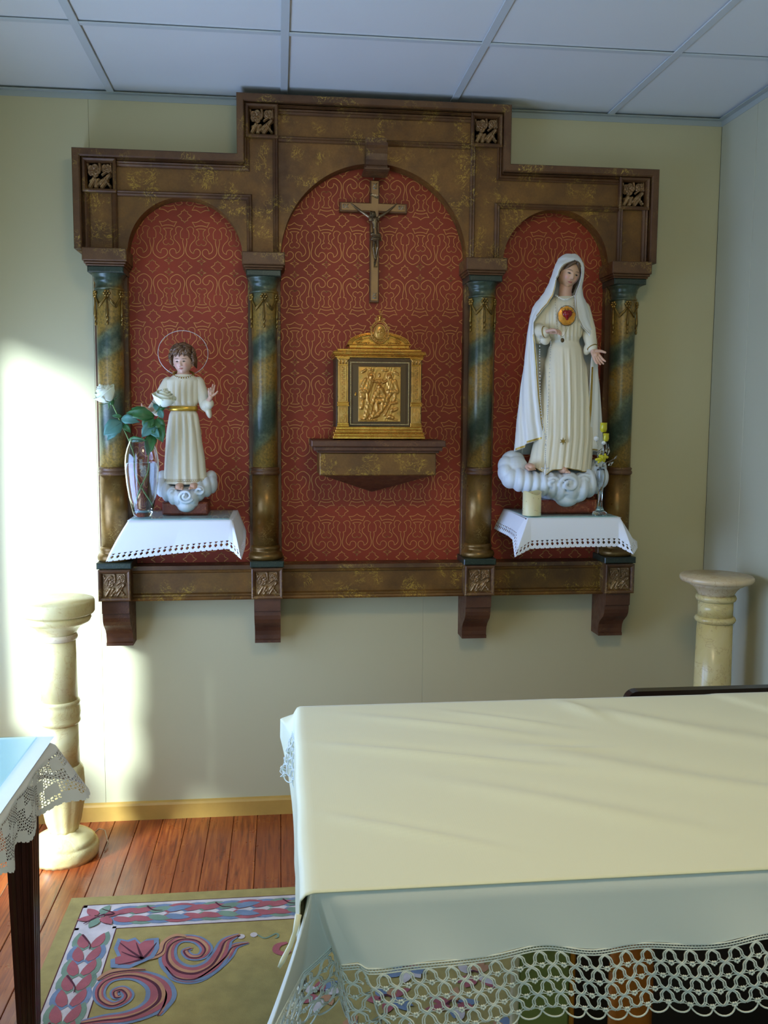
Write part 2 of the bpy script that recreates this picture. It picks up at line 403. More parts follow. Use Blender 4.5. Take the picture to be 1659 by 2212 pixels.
# stencilled line pattern: one cell, mirrored (coordinates in 1/7.135 of a photograph pixel)
def curve(pts, k=5, closed=False):
    P = [Vector(p) for p in pts]; n = len(P); out = []
    for i in range(n if closed else n-1):
        p0 = P[(i-1) % n] if (closed or i > 0) else P[i]; p1 = P[i]; p2 = P[(i+1) % n]; p3 = P[(i+2) % n] if (closed or i < n-2) else p2
        for j in range(k):
            t = j/k; out.append(0.5*((2*p1)+(p2-p0)*t+(2*p0-5*p1+4*p2-p3)*t*t+(3*p1-p0-3*p2+p3)*t*t*t))
    if not closed: out.append(P[-1])
    return out
A_, B_ = 790.0, 1572.0
half = []   # polylines in (dx from motif axis, y) for the right half; mirrored to the left
half.append([(0, 842), (30, 865), (75, 884), (130, 882)])
half.append([(130, 882), (108, 915), (92, 955)])
half.append([(92, 955), (45, 938), (0, 934)])
half.append([(0, 982), (40, 984), (70, 992)])
half.append([(70, 992), (38, 1020), (32, 1060), (36, 1095), (48, 1118), (30, 1150)])
half.append([(30, 1150), (55, 1160), (76, 1190), (66, 1225), (38, 1240), (15, 1232), (0, 1215)])
scr1 = [(100, 1165), (86, 1135), (88, 1095), (122, 1062), (112, 1030), (112, 990), (130, 962), (165, 955), (195, 968), (218, 985)]
scr1b = [(218, 985), (190, 1020), (180, 1060), (182, 1105), (190, 1135), (222, 1142)]
scr2 = [(222, 1142), (212, 1180), (220, 1240), (232, 1300), (222, 1370), (180, 1420), (125, 1448), (70, 1430), (22, 1385), (18, 1330), (50, 1298), (88, 1302), (110, 1335), (112, 1368)]
scr3 = [(112, 1368), (150, 1345), (172, 1300), (160, 1240), (130, 1195), (100, 1165)]
half += [scr1, scr1b, scr2, scr3]
half.append([(0, 1430), (10, 1455), (22, 1466), (66, 1482)]); half.append([(66, 1482), (24, 1498), (12, 1512), (0, 1545)])
quarter = [[(245, 1462), (258, 1490), (292, 1505)], [(292, 1505), (296, 1535), (350, 1572)]]   # star, mirrored in both axes
star_a = [[(245, 688), (262, 716), (300, 722)], [(300, 722), (304, 752), (345, 790)]]
U = 0.1145/487.0; VZ = 0.1753/782.0; ZB = 2.048
def pattern(xa, xb, axis0, zmax):
    mb = MB(); w = 0.00115
    def strip(pl, smooth=True):
        c = curve([(p[0], p[1], 0) for p in pl], 4) if len(pl) > 2 else [Vector((*p, 0)) for p in pl]
        pts = [Vector((p.x, p.y)) for p in c]
        for i in range(len(pts)-1):
            d = pts[i+1]-pts[i]
            if d.length < 1e-7: continue
            d.normalize(); n = Vector((-d.y, d.x))*w; a = pts[i]-d*w*0.4; b = pts[i+1]+d*w*0.4
            if min(a.x, b.x) < xa or max(a.x, b.x) > xb or min(a.y, b.y) < 0.985 or max(a.y, b.y) > zmax: continue
            q = [(a.x+n.x, -0.0304, a.y+n.y), (a.x-n.x, -0.0304, a.y-n.y), (b.x-n.x, -0.0304, b.y-n.y), (b.x+n.x, -0.0304, b.y+n.y)]
            mb.add(q, [(0, 1, 2, 3)])
    k0 = int((xa-axis0)/0.1145)-2; k1 = int((xb-axis0)/0.1145)+2
    for r in range(-2, 8):       # half periods counted downwards from B
        flip = (r % 2)
        for k in range(k0, k1):
            ax = axis0+k*0.1145
            for s in (1, -1):
                for pl in half:
                    out = []
                    for (dx, y) in pl:
                        v = (B_-y)*VZ        # height above line B, 0..0.1753
                        z = ZB-0.1753*r+(v if not flip else 0.1753-v) - 0.1753*0
                        out.append((ax+s*dx*U, z))
                    strip(out)
            for sx in (1, -1):
                for sy in (1, -1):
                    for pl in quarter:
                        strip([(ax+245*U+sx*(dx-245)*U, ZB-0.1753*r+sy*(B_-y)*VZ) for (dx, y) in pl])
    o = mb.build('stencilled_pattern', M['pattern'], ALT); o['kind'] = 'stuff'
pattern(-0.925, -0.405, -0.3287-0.0572-XC, 2.315); pattern(-0.39, 0.39, 0.402-XC, 2.445); pattern(0.405, 0.925, 0.9004-0.0572-XC, 2.315)

# entablature board with the three arches cut out
def arc(cx, r, zc, n=40, rev=False):
    pts = [(cx+r*cos(pi*i/n), zc+r*sin(pi*i/n)) for i in range(n+1)]
    return pts if rev else pts[::-1]
zb, SW = 2.085, 1.032
out = [(-SW, zb), (-SW, 2.418), (-0.481, 2.418), (-0.481, 2.620), (0.481, 2.620), (0.481, 2.418), (SW, 2.418), (SW, zb)]
zs = 2.076
edge = [(0.86, zb)] + arc(0.663, 0.197, zs, 36, True) + [(0.466, zb-0.04)]
edge = [(0.86, zb-0.04)]+arc(0.663, 0.197, zs, 36, True)+[(0.466, zb-0.04), (0.333, zb-0.04)]+arc(0, 0.333, zs, 56, True)+[(-0.333, zb-0.04), (-0.466, zb-0.04)]+arc(-0.663, 0.197, zs, 36, True)+[(-0.86, zb-0.04)]
MB().prism(out+edge, -0.098, -0.031).build('entablature_board', M['panel_gilt'], ALT, True)
# solid sides of the carcass behind the board
MB().box(-SW, -0.93, -0.031, 0, zb, 2.418).box(0.93, SW, -0.031, 0, zb, 2.418).box(-SW, -0.481, -0.031, 0, 2.33, 2.418).box(0.481, SW, -0.031, 0, 2.33, 2.418).box(-0.481, 0.481, -0.031, 0, 2.455, 2.620).build('carcass', M['mould'], ALT)
# mouldings (mitred)
F = -0.097
rim = [(-SW, zb), (-SW, 2.418), (-0.481, 2.418), (-0.481, 2.620), (0.481, 2.620), (0.481, 2.418), (SW, 2.418), (SW, zb)]
rim_prof = [(0.0, -0.09), (0.0, -0.128), (-0.003, -0.131), (-0.022, -0.131), (-0.026, -0.126), (-0.026, F)]
MB().sweep(rim, rim_prof).build('rim_moulding', M['mould'], ALT, True)
def prof(w, h=0.014): return [(w/2, F), (w/2, F-h*0.55), (w*0.30, F-h), (w*0.05, F-h*0.72), (-w*0.12, F-h*0.9), (-w*0.38, F-h*0.6), (-w/2, F-h*0.3), (-w/2, F)]
def moul(path, w, h=0.014, name='frame_moulding'): MB().sweep(path, prof(w, h)).build(name, M['mould'], ALT, True)
for s in (-1, 1):
    moul([(s*-0.888 if s < 0 else -0.888, 0)]*0 or [(s*0.888, 2.376), (s*0.448, 2.376), (s*0.448, 2.485)], 0.020)
    moul([(s*0.888, 2.376+0.0125), (s*0.4355, 2.3885), (s*0.4355, 2.485)] if False else [(s*0.888, 2.3895), (s*0.4605, 2.3895), (s*0.4605, 2.485)], 0.007, 0.018)
    moul([(s*0.888, 2.2785), (s*0.4405, 2.2785), (s*0.4405, 2.083)], 0.020)
    moul([(s*0.899, 2.284), (s*0.899, 2.083)], 0.020)
    moul([(s*0.993, 2.284), (s*0.993, 2.083)], 0.022)
    moul([(s*0.349, 2.482), (s*0.349, 2.083)], 0.020)
moul([(-0.3386, 2.479), (0.3386, 2.479)], 0.020)
moul([(-0.3386, 2.570), (0.3386, 2.570)], 0.020); moul([(-0.3386, 2.585), (0.3386, 2.585)], 0.008, 0.018)

# carved rose panels: one height field, shared
def bumps(u, v, L):
    h = 0.0
    for (ax, ay, bx, by, r, hh) in L:
        dx, dy = bx-ax, by-ay; t = 0 if dx == 0 and dy == 0 else max(0, min(1, ((u-ax)*dx+(v-ay)*dy)/(dx*dx+dy*dy)))
        d = sqrt((u-ax-t*dx)**2+(v-ay-t*dy)**2)/r
        if d < 1: h = max(h, hh*sqrt(1-d*d))
    return h
def rose(u, v, cx, cy, R, n=5, ph=0.0):
    dx, dy = u-cx, v-cy; d = sqrt(dx*dx+dy*dy)/R
    if d >= 1.08: return 0.0
    a = math.atan2(dy, dx); h = 0.0
    for i, (rr, lift) in enumerate(((1.0, 0.55), (0.68, 0.75), (0.38, 0.95))):
        k = abs(cos((a+ph+i*0.6)*n/2)); e = rr*(0.86+0.22*k)
        if d < e: h = max(h, lift*(0.62+0.38*(d/e)**2))
    return h*(0.9+0.1*k)
leaves = [(-0.75, -0.85, -0.45, -0.25, 0.16, 0.55), (-0.30, -0.85, -0.20, -0.35, 0.15, 0.6), (0.0, -0.60, 0.75, 0.05, 0.17, 0.7), (0.15, -0.85, 0.55, -0.35, 0.15, 0.5), (0.80, -0.80, 0.35, -0.20, 0.09, 0.8),
          (-0.70, -0.40, -0.10, -0.30, 0.12, 0.6), (0.2, 0.1, 0.55, 0.35, 0.09, 0.6), (-0.9, 0.85, -0.7, 0.1, 0.10, 0.4), (0.0, 0.9, 0.05, 0.5, 0.12, 0.5), (0.85, 0.9, 0.9, 0.3, 0.08, 0.4)]
def carve(u, v):
    h = max(rose(u, v, -0.42, 0.38, 0.46, 5), rose(u, v, 0.52, 0.55, 0.34, 4, 0.7), bumps(u, v, leaves))
    g = 0.10*sin(26*(u-v*0.6))*(1 if v < 0.05 and h > 0.1 else 0)
    return h+g
rc = MB().grid(72, 72, lambda a, b: ((a-0.5)*0.088, -0.018*carve(a*2-1, b*2-1), (b-0.5)*0.088))
rc = rc.build('carved_rose', M['carved'], ALT)
sq = MB(); o_, i_ = 0.057, 0.043
sqp = [(-o_, -o_), (o_, -o_), (o_, o_), (-o_, o_)]
sq.sweep(sqp, [(0, 0.0), (0, -0.020), (0.004, -0.024), (0.010, -0.020), (0.013, -0.012), (0.016, 0.0)], closed=True)
sq = sq.build('carving_frame', M['mould'], ALT, True)
first = True
spots = [(-0.946, 2.334), (0.946, 2.334), (-0.396, 2.5345), (0.396, 2.5345)]
for (x, z) in spots:
    if first: rc.location = (x, F-0.001, z); sq.location = (x, F, z); first = False
    else: shared(rc, ALT, (x, F-0.001, z)); shared(sq, ALT, (x, F, z))
# keystone scroll above the middle arch
ks = MB().prism([(-0.095, 2.489), (-0.128, 2.489), (-0.128, 2.466), (-0.137, 2.466), (-0.165, 2.463), (-0.170, 2.452), (-0.160, 2.444), (-0.150, 2.430), (-0.146, 2.410), (-0.150, 2.392), (-0.158, 2.384), (-0.158, 2.377), (-0.150, 2.370), (-0.062, 2.370), (-0.062, 2.489)], -0.037, 0.037, 'x')
ks.build('keystone_scroll', M['mould'], ALT, True)
MB().bbox(-0.044, 0.044, -0.166, -0.06, 2.372, 2.380, 0.002).build('keystone_foot', M['mould'], ALT)

# lower beam and its boxes
CX = (-0.919, -0.387, 0.387, 0.919)
bm = MB()
bm.prism([(0, 0.860), (-0.118, 0.860), (-0.122, 0.866), (-0.118, 0.872), (-0.110, 0.874), (-0.110, 0.880), (-0.098, 0.884), (-0.098, 0.956), (-0.108, 0.960), (-0.110, 0.968), (-0.118, 0.972), (-0.118, 0.984), (0, 0.984)], -0.90, 0.90, 'x')
bm.build('lower_beam', M['panel_gilt'], ALT, True)
MB().box(-0.90, 0.90, -0.1195, -0.05, 0.971, 0.9855).build('beam_ledge', M['mould'], ALT)
for x in CX:
    MB().bbox(x-0.054, x+0.054, -0.154, 0, 0.868, 0.983, 0.002).build('corner_box', M['mould'], ALT)
    shared(rc, ALT, (x, -0.155, 0.925), None, (0.93, 0.75, 0.93)); shared(sq, ALT, (x, -0.154, 0.9255), None, (0.97, 0.6, 0.97))
    MB().bbox(x-0.060, x+0.060, -0.166, 0, 0.984, 1.006, 0.003).build('green_base_slab', M['green_slab'], ALT)
    br = MB().prism([(0, 0.867), (-0.152, 0.867), (-0.152, 0.823), (-0.143, 0.820), (-0.143, 0.805), (-0.139, 0.790), (-0.128, 0.775), (-0.110, 0.762), (-0.094, 0.750), (-0.083, 0.735), (-0.078, 0.718), (-0.077, 0.703), (-0.083, 0.700), (-0.083, 0.690), (0, 0.690)], x-0.047, x+0.047, 'x')
    br.build('scroll_bracket', M['bracket'], ALT, True)

# pilaster strips and columns
AX, AY, RR = (-0.925, -0.392, 0.392, 0.925), -0.094, 0.045
def column(x):
    c = empty('column', ALT, (x, AY, 0))
    MB().bbox(-0.058, 0.058, 0.030, 0.090, 1.006, 2.045, 0.002).build('pilaster_strip', M['mould'], c)
    MB().lathe([(RR, 1.33), (RR*1.0, 1.6), (RR*0.985, 1.95), (RR*0.97, 1.972)], 40).build('marbled_shaft', M['marble_green'], c)
    MB().lathe([(RR*1.04, 1.052), (RR*1.04, 1.318)], 40).build('gilt_shaft', M['shaft_gilt'], c)
    MB().lathe([(RR, 1.310), (RR*1.12, 1.313), (RR*1.17, 1.319), (RR*1.12, 1.325), (RR*1.05, 1.328), (RR*1.12, 1.331), (RR*1.14, 1.335), (RR, 1.340)], 40).build('shaft_ring', M['mould'], c)
    MB().lathe([(RR*1.28, 1.006), (RR*1.36, 1.012), (RR*1.38, 1.020), (RR*1.30, 1.029), (RR*1.12, 1.033), (RR*1.10, 1.040), (RR*1.17, 1.045), (RR*1.16, 1.052), (RR*1.03, 1.058)], 40).build('shaft_base', M['shaft_gilt'], c)
    MB().lathe([(RR*0.97, 1.950), (RR*1.10, 1.952), (RR*1.10, 1.957), (RR*1.0, 1.960), (RR*1.0, 1.975), (RR*1.05, 1.978), (RR*1.10, 1.984), (RR*1.08, 1.989), (RR*1.14, 1.994), (RR*1.26, 2.001), (RR*1.30, 2.006)], 40).build('capital', M['marble_green'], c)
    MB().bbox(-0.060, 0.060, -0.064, 0.090, 2.004, 2.025, 0.003).build('green_capital_slab', M['green_slab'], c)
    ab = MB()
    for (w, d, z0, z1) in ((0.064, 0.068, 2.025, 2.032), (0.069, 0.074, 2.032, 2.040), (0.0735, 0.080, 2.040, 2.083)): ab.bbox(-w, w, -d, 0.090, z0, z1, 0.003)
    ab.build('abacus', M['mould'], c)
    bo = MB(); R2 = RR+0.0015
    def on(a, z, k=0.0): return (sin(a)*(R2+k), -cos(a)*(R2+k), z)
    for a0 in (-1.15, 0.0, 1.15):
        for i in range(6):
            q = 2*pi*i/6+pi/6; bo.ell(on(a0+sin(q)*0.0085/RR, 1.936+cos(q)*0.0085, 0.003), (0.005, 0.005, 0.005), None, 10, 6)
        bo.ell(on(a0, 1.936, 0.006), (0.0035,)*3, None, 8, 6)
        bo.tube([on(a0, 1.925, 0.002), on(a0, 1.895, 0.003), on(a0, 1.868, 0.003), on(a0-0.02, 1.858, 0.003)], [0.0025, 0.0036, 0.0055, 0.0035], 8)
        bo.tube([on(a0-0.03, 1.862, 0.002), on(a0+0.04, 1.852, 0.002), on(a0-0.02, 1.844, 0.002)], [0.0035, 0.0045, 0.003], 8)
        bo.ell(on(a0, 1.836, 0.002), (0.0045, 0.0045, 0.008), None, 8, 6)
    for a0, s in ((0, 1), (0, -1)):
        for kk in (0, 1):
            bo.tube([on(a0, 1.928, 0.002), on(a0+s*0.28, 1.912-kk*0.004, 0.003), on(a0+s*0.55, 1.900-kk*0.005, 0.002), on(a0+s*0.62, 1.896-kk*0.006, 0.001), on(a0+s*0.95, 1.918-kk*0.003, 0.002), on(a0+s*1.12, 1.930, 0.001)], [0.002, 0.003, 0.0036, 0.003, 0.0024, 0.0018], 6)
    bo.build('ribbon_bow', M['bow'], c)
for x in AX: column(x)

# central shelf
MB().bbox(-0.232, 0.232, -0.285, -0.03, 1.418, 1.440, 0.003).bbox(-0.222, 0.222, -0.275, -0.03, 1.404, 1.418, 0.002).bbox(-0.212, 0.212, -0.264, -0.03, 1.396, 1.404, 0.002).build('shelf_top', M['bracket'], ALT)
MB().bbox(-0.203, 0.203, -0.255, -0.03, 1.318, 1.396, 0.003).build('shelf_box', M['panel_gilt'], ALT)
q = MB(); q.add([(-0.196, -0.248, 1.3185), (0.196, -0.248, 1.3185), (0.196, -0.0302, 1.3185), (-0.196, -0.0302, 1.3185), (0, -0.0302, 1.243)], [(0, 1, 2, 3), (0, 1, 4), (1, 2, 4), (2, 3, 4), (3, 0, 4)]); q.build('shelf_wedge', M['bracket'], ALT, True)
# side shelves (under the cloths)
for s in (-1, 1):
    MB().bbox(s*0.6685-0.166, s*0.6685+0.166, -0.355, -0.03, 1.158, 1.176, 0.002).build('side_shelf', M['bracket'], ALT)
    MB().prism([(-0.031, 1.158), (-0.20, 1.158), (-0.18, 1.13), (-0.06, 1.07), (-0.031, 1.05)], s*0.6685-0.02, s*0.6685+0.02, 'x').build('shelf_support', M['bracket'], ALT, True)
# ================================================================= materials for the loose things
def onyx(name, a, b, vein):
    t = NT(name); n = t.noise(5, 5, 0.55, 1.2); c = t.ramp(n, [(0.3, a), (0.7, b)])
    v = t.ramp(t.noise(7, 5, 0.6, 2.2), [(0.485, 0.0), (0.5, 1.0), (0.515, 0.0)])
    t.set(Base_Color=t.mix(t.math('MULTIPLY', v, 0.5), c, vein), Roughness=0.25, Subsurface_Weight=0.15, Subsurface_Radius=(0.02, 0.014, 0.006), Subsurface_Scale=0.5)
    t.bump(t.noise(60, 3), 0.06, 0.001); return t.m
M['onyx_l'] = onyx('yellow_onyx', srgb(206, 182, 112), srgb(228, 210, 152), srgb(190, 150, 90))
M['onyx_r'] = onyx('veined_onyx', srgb(206, 184, 112), srgb(220, 204, 150), srgb(160, 120, 70))
M['onyx_pink'] = onyx('rosy_onyx_top', srgb(206, 180, 140), srgb(220, 200, 160), srgb(170, 120, 80))
def cloth(name, col, weave=700, st=0.25, rough=0.8, wr=None):
    t = NT(name); t.set(Base_Color=col, Roughness=rough, Sheen_Weight=0.15)
    w1 = t.n('ShaderNodeTexWave', wave_type='BANDS', bands_direction='X'); w2 = t.n('ShaderNodeTexWave', wave_type='BANDS', bands_direction='Z')
    for w in (w1, w2): t.l(t.co, w.inputs['Vector']); w.inputs['Scale'].default_value = weave/6; w.inputs['Distortion'].default_value = 1.5
    t.bump(t.math('ADD', w1.outputs[1], t.math('ADD', w2.outputs[1], t.noise(weave, 2))), st, 0.0003); return t.m
M['cream_cloth'] = cloth('cream_satin_cloth', srgb(222, 221, 186), 500, 0.06, 0.5)
M['white_cloth'] = cloth('white_linen', srgb(222, 226, 218), 3000, 0.08)
M['shelf_cloth'] = cloth('white_cotton', srgb(232, 233, 236), 900, 0.12)
M['crochet'] = plain('crochet_thread', srgb(226, 230, 220), 0.8, 0, (900, 0.4, 0.0006))
M['crochet_w'] = plain('fine_crochet', srgb(224, 224, 218), 0.8, 0, (1200, 0.5, 0.0006))
M['dark_wood'] = plain('dark_polished_wood', srgb(52, 26, 20), 0.28, 0, (30, 0.1), (10, 0.2))
M['black_wood'] = plain('dark_chair_wood', srgb(42, 32, 26), 0.22, 0, (30, 0.08), (8, 0.2))
def thin_glass(name, tint):
    t = NT(name); t.t.nodes.remove(t.b); a = t.n('ShaderNodeBsdfTransparent'); a.inputs[0].default_value = (*tint, 1); g = t.n('ShaderNodeBsdfGlossy'); g.inputs['Roughness'].default_value = 0.02
    f = t.n('ShaderNodeFresnel'); f.inputs[0].default_value = 1.45; ge = t.n('ShaderNodeNewGeometry'); ff = t.math('MULTIPLY', f.outputs[0], t.math('SUBTRACT', 1.0, ge.outputs['Backfacing'])); m = t.n('ShaderNodeMixShader'); t.l(ff, m.inputs[0]); t.l(a.outputs[0], m.inputs[1]); t.l(g.outputs[0], m.inputs[2]); t.l(m.outputs[0], t.out.inputs[0]); return t.m
M['glass_edge'] = thin_glass('plate_glass', (0.84, 0.95, 0.94))
def solid(o, th, off=-1):
    m = o.modifiers.new('thickness', 'SOLIDIFY'); m.thickness = th; m.offset = off; return o

# ---------------------------------------------------------------- onyx pedestals
def pedestal(label, x, y, px, S, prof, leaf, mt, mtop, names):
    t = thing('pedestal', label, 'pedestal', (x, y, 0))
    def cv(lst): return [(w/S, at(px, py, y).z) for py, w in lst]
    for nm, lst, mm, rf in prof:
        pr = cv(lst)[::-1]
        MB().lathe(pr, 56, rfun=rf).build(nm, mm, t)
    return t
def rf_base(r, z, a): return r*(1+0.02*(0.5+0.5*cos(30*a))*(1 if z < 0.06 and r > 0.09 else 0))
def rf_leaf(r, z, a): return r*(1+0.05*abs(cos(5*a)))
PL = pedestal('small yellow onyx pedestal standing on the floor left of the altarpiece', -0.748, -0.275, 147, 632, [
    ('top_disc', [(1295, 0.1), (1295, 76), (1299, 77.5), (1320, 77.5), (1324, 75)], M['onyx_l'], None),
    ('capital', [(1322, 62), (1327, 69), (1334, 70), (1341, 67), (1346, 58), (1352, 48), (1362, 41), (1368, 38)], M['onyx_l'], None),
    ('neck_ring', [(1366, 37), (1369, 40), (1374, 41.5), (1379, 40), (1382, 36)], M['onyx_pink'], None),
    ('shaft', [(1380, 36.5), (1440, 37.2), (1512, 38)], M['onyx_l'], None),
    ('middle_band', [(1509, 37), (1511, 41), (1516, 42.5), (1520, 40), (1524, 41.5), (1538, 43), (1549, 41), (1552, 42), (1556, 42.5), (1560, 40), (1563, 36)], M['onyx_l'], None),
    ('lower_shaft', [(1562, 37), (1652, 38)], M['onyx_l'], None),
    ('leaf_vase', [(1650, 38), (1660, 44), (1690, 46), (1730, 44), (1768, 37), (1785, 31), (1792, 30)], M['onyx_l'], rf_leaf),
    ('foot', [(1788, 30), (1794, 34), (1798, 46), (1806, 60), (1812, 66), (1815, 65), (1818, 69), (1826, 73), (1838, 72), (1850, 69), (1859, 68)], M['onyx_l'], rf_base)], None, None, None, None)
PR = pedestal('tall veined onyx pedestal standing in the right corner behind the altar', 1.508, -0.43, 1556, 655, [
    ('top_disc', [(1243, 0.1), (1243, 79), (1246, 81), (1250, 81), (1255, 78)], M['onyx_pink'], None),
    ('capital', [(1253, 64), (1262, 60), (1266, 52), (1272, 46), (1279, 41), (1284, 39)], M['onyx_pink'], None),
    ('neck_ring', [(1283, 38), (1285, 43), (1290, 45), (1295, 43), (1298, 38)], M['onyx_r'], None),
    ('neck', [(1297, 38.5), (1330, 38.5)], M['onyx_r'], None),
    ('shaft_ring', [(1329, 38), (1331, 43), (1336, 45.5), (1341, 43), (1344, 38)], M['onyx_r'], None),
    ('shaft', [(1343, 39), (1500, 41), (1700, 42)], M['onyx_r'], None),
    ('foot_ring', [(1699, 42), (1703, 50), (1712, 52), (1720, 48)], M['onyx_r'], None),
    ('foot', [(1719, 44), (1740, 50), (1760, 66), (1775, 78), (1790, 80), (1811, 80)], M['onyx_pink'], None)], None, None, None, None)
for P_ in (PL, PR):   # seat each foot exactly on the floor
    low = min(v.co.z for c in P_.children for v in c.data.vertices)
    for c in P_.children:
        if c.name.startswith('foot') and not c.name.startswith('foot_ring'):
            for v in c.data.vertices:
                if v.co.z < low+0.004: v.co.z = 0.0
# thin loop of wire behind the left pedestal foot
cw = MB().tube([(-0.69, -0.16, 0.004), (-0.655, -0.14, 0.03), (-0.63, -0.17, 0.036), (-0.61, -0.22, 0.012), (-0.615, -0.262, 0.004)], 0.0022, 6)
tag(cw.build('cable', plain('pale_cable', srgb(190, 160, 130), 0.5)), 'thin pale cable looped behind the foot of the small onyx pedestal', 'cable')

# ---------------------------------------------------------------- rug
RX0, RX1, RY0, RY1, RZ = -0.655, 1.35, -0.595, -3.1, 0.012
RUG = thing('rug', 'olive green rug with pink and blue leaf scrolls lying under the altar', 'rug', (0, 0, 0))
def rugm(name, col): return plain(name, col, 0.95, 0, (700, 0.9, 0.0015), (22, 0.14))
M['r_olive'] = rugm('rug_olive', srgb(164, 142, 78)); M['r_white'] = rugm('rug_cream', srgb(206, 190, 178)); M['r_pink'] = rugm('rug_pink', srgb(168, 88, 88))
M['r_blue'] = rugm('rug_blue_grey', srgb(116, 130, 146)); M['r_green'] = rugm('rug_grey_green', srgb(120, 140, 112)); M['r_dark'] = rugm('rug_maroon', srgb(84, 28, 40)); M['r_tan'] = rugm('rug_tan', srgb(188, 134, 92))
MB().bbox(RX0, RX1, RY1, RY0, 0.0, RZ).build('pile', M['r_olive'], RUG)
RL = {}
def rl(k): return RL.setdefault(k, MB())
def flat(k, pts, z):
    tr = tessellate_polygon([[Vector((p[0], p[1], 0)) for p in pts]])
    rl(k).add([(p[0], p[1], RZ+z) for p in pts], [tuple(t) for t in tr])
def band(k, pts, w, z, px=True, n=5):
    P = [atz(p[0]/2.5136, 1880+p[1]/2.5136, RZ) for p in pts] if px else [Vector((p[0], p[1], 0)) for p in pts]
    C = curve([(p.x, p.y, 0) for p in P], n); W = curve([(a, 0, 0) for a in w], n); q = []; r_ = []
    for i in range(len(C)):
        a = C[max(0, i-1)]; b = C[min(len(C)-1, i+1)]; d = (b-a).normalized(); nn = Vector((-d.y, d.x, 0))*max(0.0008, W[i].x)
        q.append(C[i]+nn); r_.append(C[i]-nn)
    vs = [(p.x, p.y, RZ+z) for p in q]+[(p.x, p.y, RZ+z) for p in r_]; m = len(q)
    rl(k).add(vs, [(i+m, i+1+m, i+1, i) for i in range(m-1)])
bx0, by0 = -0.606, -0.648; bi, bj = -0.487, -0.785
for a, b, c, d in ((bx0, RX1-0.05, by0-0.012, by0), (bx0, RX1-0.05, bj, bj+0.012), (bx0, bx0+0.011, RY1+0.05, by0), (bi-0.011, bi, RY1+0.05, bj+0.01)): flat('white', [(a, c), (b, c), (b, d), (a, d)], 0.0006)
flat('white', [(bx0, bj), (RX1-0.05, bj), (RX1-0.05, by0), (bx0, by0)], 0.0004); flat('white', [(bx0, RY1+0.05), (bi, RY1+0.05), (bi, bj), (bx0, bj)], 0.0004)
for q in ([(bx0-0.002, by0+0.002), (RX1-0.05, by0+0.002)], [(bi, bj-0.001), (RX1-0.05, bj-0.001)], [(bx0-0.002, RY1+0.05), (bx0-0.002, by0)], [(bi+0.001, RY1+0.05), (bi+0.001, bj)]):
    band('dark', q, [0.0014, 0.0014], 0.0008, False, 2)
def leafp(cx, cy, L, W, a, k, z):
    pts = []
    for t, w in ((0, 0.25), (0.15, 0.8), (0.4, 1.0), (0.62, 0.85), (0.8, 0.55), (1.0, 0.0)): pts.append((t*L, w*W))
    for t, w in ((0.85, 0.25), (0.6, 0.5), (0.35, 0.55), (0.1, 0.4)): pts.append((t*L, -w*W))
    ca, sa = cos(a), sin(a); s = 1
    flat(k, [(cx+x*ca-y*sa, cy+x*sa+y*ca) for x, y in (pts if k else pts)], z)
i = 0
def chev(cx, cy, ang, s, k1, k2, z):
    leafp(cx, cy, 0.100, 0.030*s, ang+0.34*s, k1, z); leafp(cx+0.012*cos(ang), cy+0.012*sin(ang), 0.078, 0.020*s, ang+0.30*s, k2, z+0.0008)
x = bx0+0.09
while x < RX1-0.16:
    yc = (by0+bj)/2
    for s in (1, -1):
        chev(x, yc+s*0.010, 0.0, s, ('blue', 'green', 'blue', 'pink')[i % 4], ('pink', 'pink', 'green', 'blue')[i % 4], 0.0010+0.0002*(i % 4))
    if i % 4 == 2: band('dark', [(x, yc+0.045), (x+0.02, yc+0.02), (x+0.05, yc+0.015)], [0.003, 0.002, 0.001], 0.0036, False)
    x += 0.052; i += 1
y = bj-0.03
while y > RY1+0.2:
    xc = (bx0+bi)/2
    for s in (1, -1):
        chev(xc-s*0.008, y-0.08, pi/2, s, ('green', 'blue', 'green')[i % 3], 'pink', 0.0010+0.0002*(i % 4))
    if i % 3 == 0: band('dark', [(xc-0.03, y), (xc, y-0.05), (xc+0.004, y-0.08)], [0.003, 0.002, 0.001], 0.0036, False)
    y -= 0.066; i += 1
# corner flower
for a in range(6): leafp(bx0+0.06+0.012*cos(a), by0-0.07+0.012*sin(a), 0.055, 0.02, a*pi/3+0.3, ('pink', 'green', 'pink')[a % 3], 0.0030+0.0002*a)
band('dark', [(bx0+0.02, by0-0.11), (bx0+0.06, by0-0.07), (bx0+0.10, by0-0.06), (bx0+0.06, by0-0.03)], [0.002, 0.004, 0.003, 0.001], 0.0046, False)
# field scrolls (traced on the rug surface)
C1 = [(1300, 352), (1230, 385), (1200, 450), (1150, 520), (1060, 560), (970, 545), (915, 490), (925, 415), (985, 375), (1070, 380), (1120, 425), (1095, 468), (1035, 472), (1005, 440), (1040, 425)]
W1 = [0.004, 0.012, 0.018, 0.022, 0.026, 0.022, 0.018, 0.014, 0.013, 0.012, 0.012, 0.011, 0.009, 0.007, 0.004]
C2 = [(440, 832), (560, 815), (690, 800), (800, 760), (870, 700), (860, 630), (790, 585), (700, 570), (600, 590), (545, 640), (545, 700), (605, 735), (670, 715), (695, 680), (665, 648), (625, 660), (630, 690), (655, 690)]
W2 = [0.006, 0.014, 0.018, 0.022, 0.028, 0.024, 0.018, 0.014, 0.012, 0.011, 0.010, 0.010, 0.010, 0.010, 0.009, 0.008, 0.006, 0.003]
C3 = [(1350, 395), (1270, 415), (1230, 470), (1150, 540), (1060, 590), (960, 580), (905, 520)]
W3 = [0.002, 0.010, 0.012, 0.014, 0.014, 0.012, 0.004]
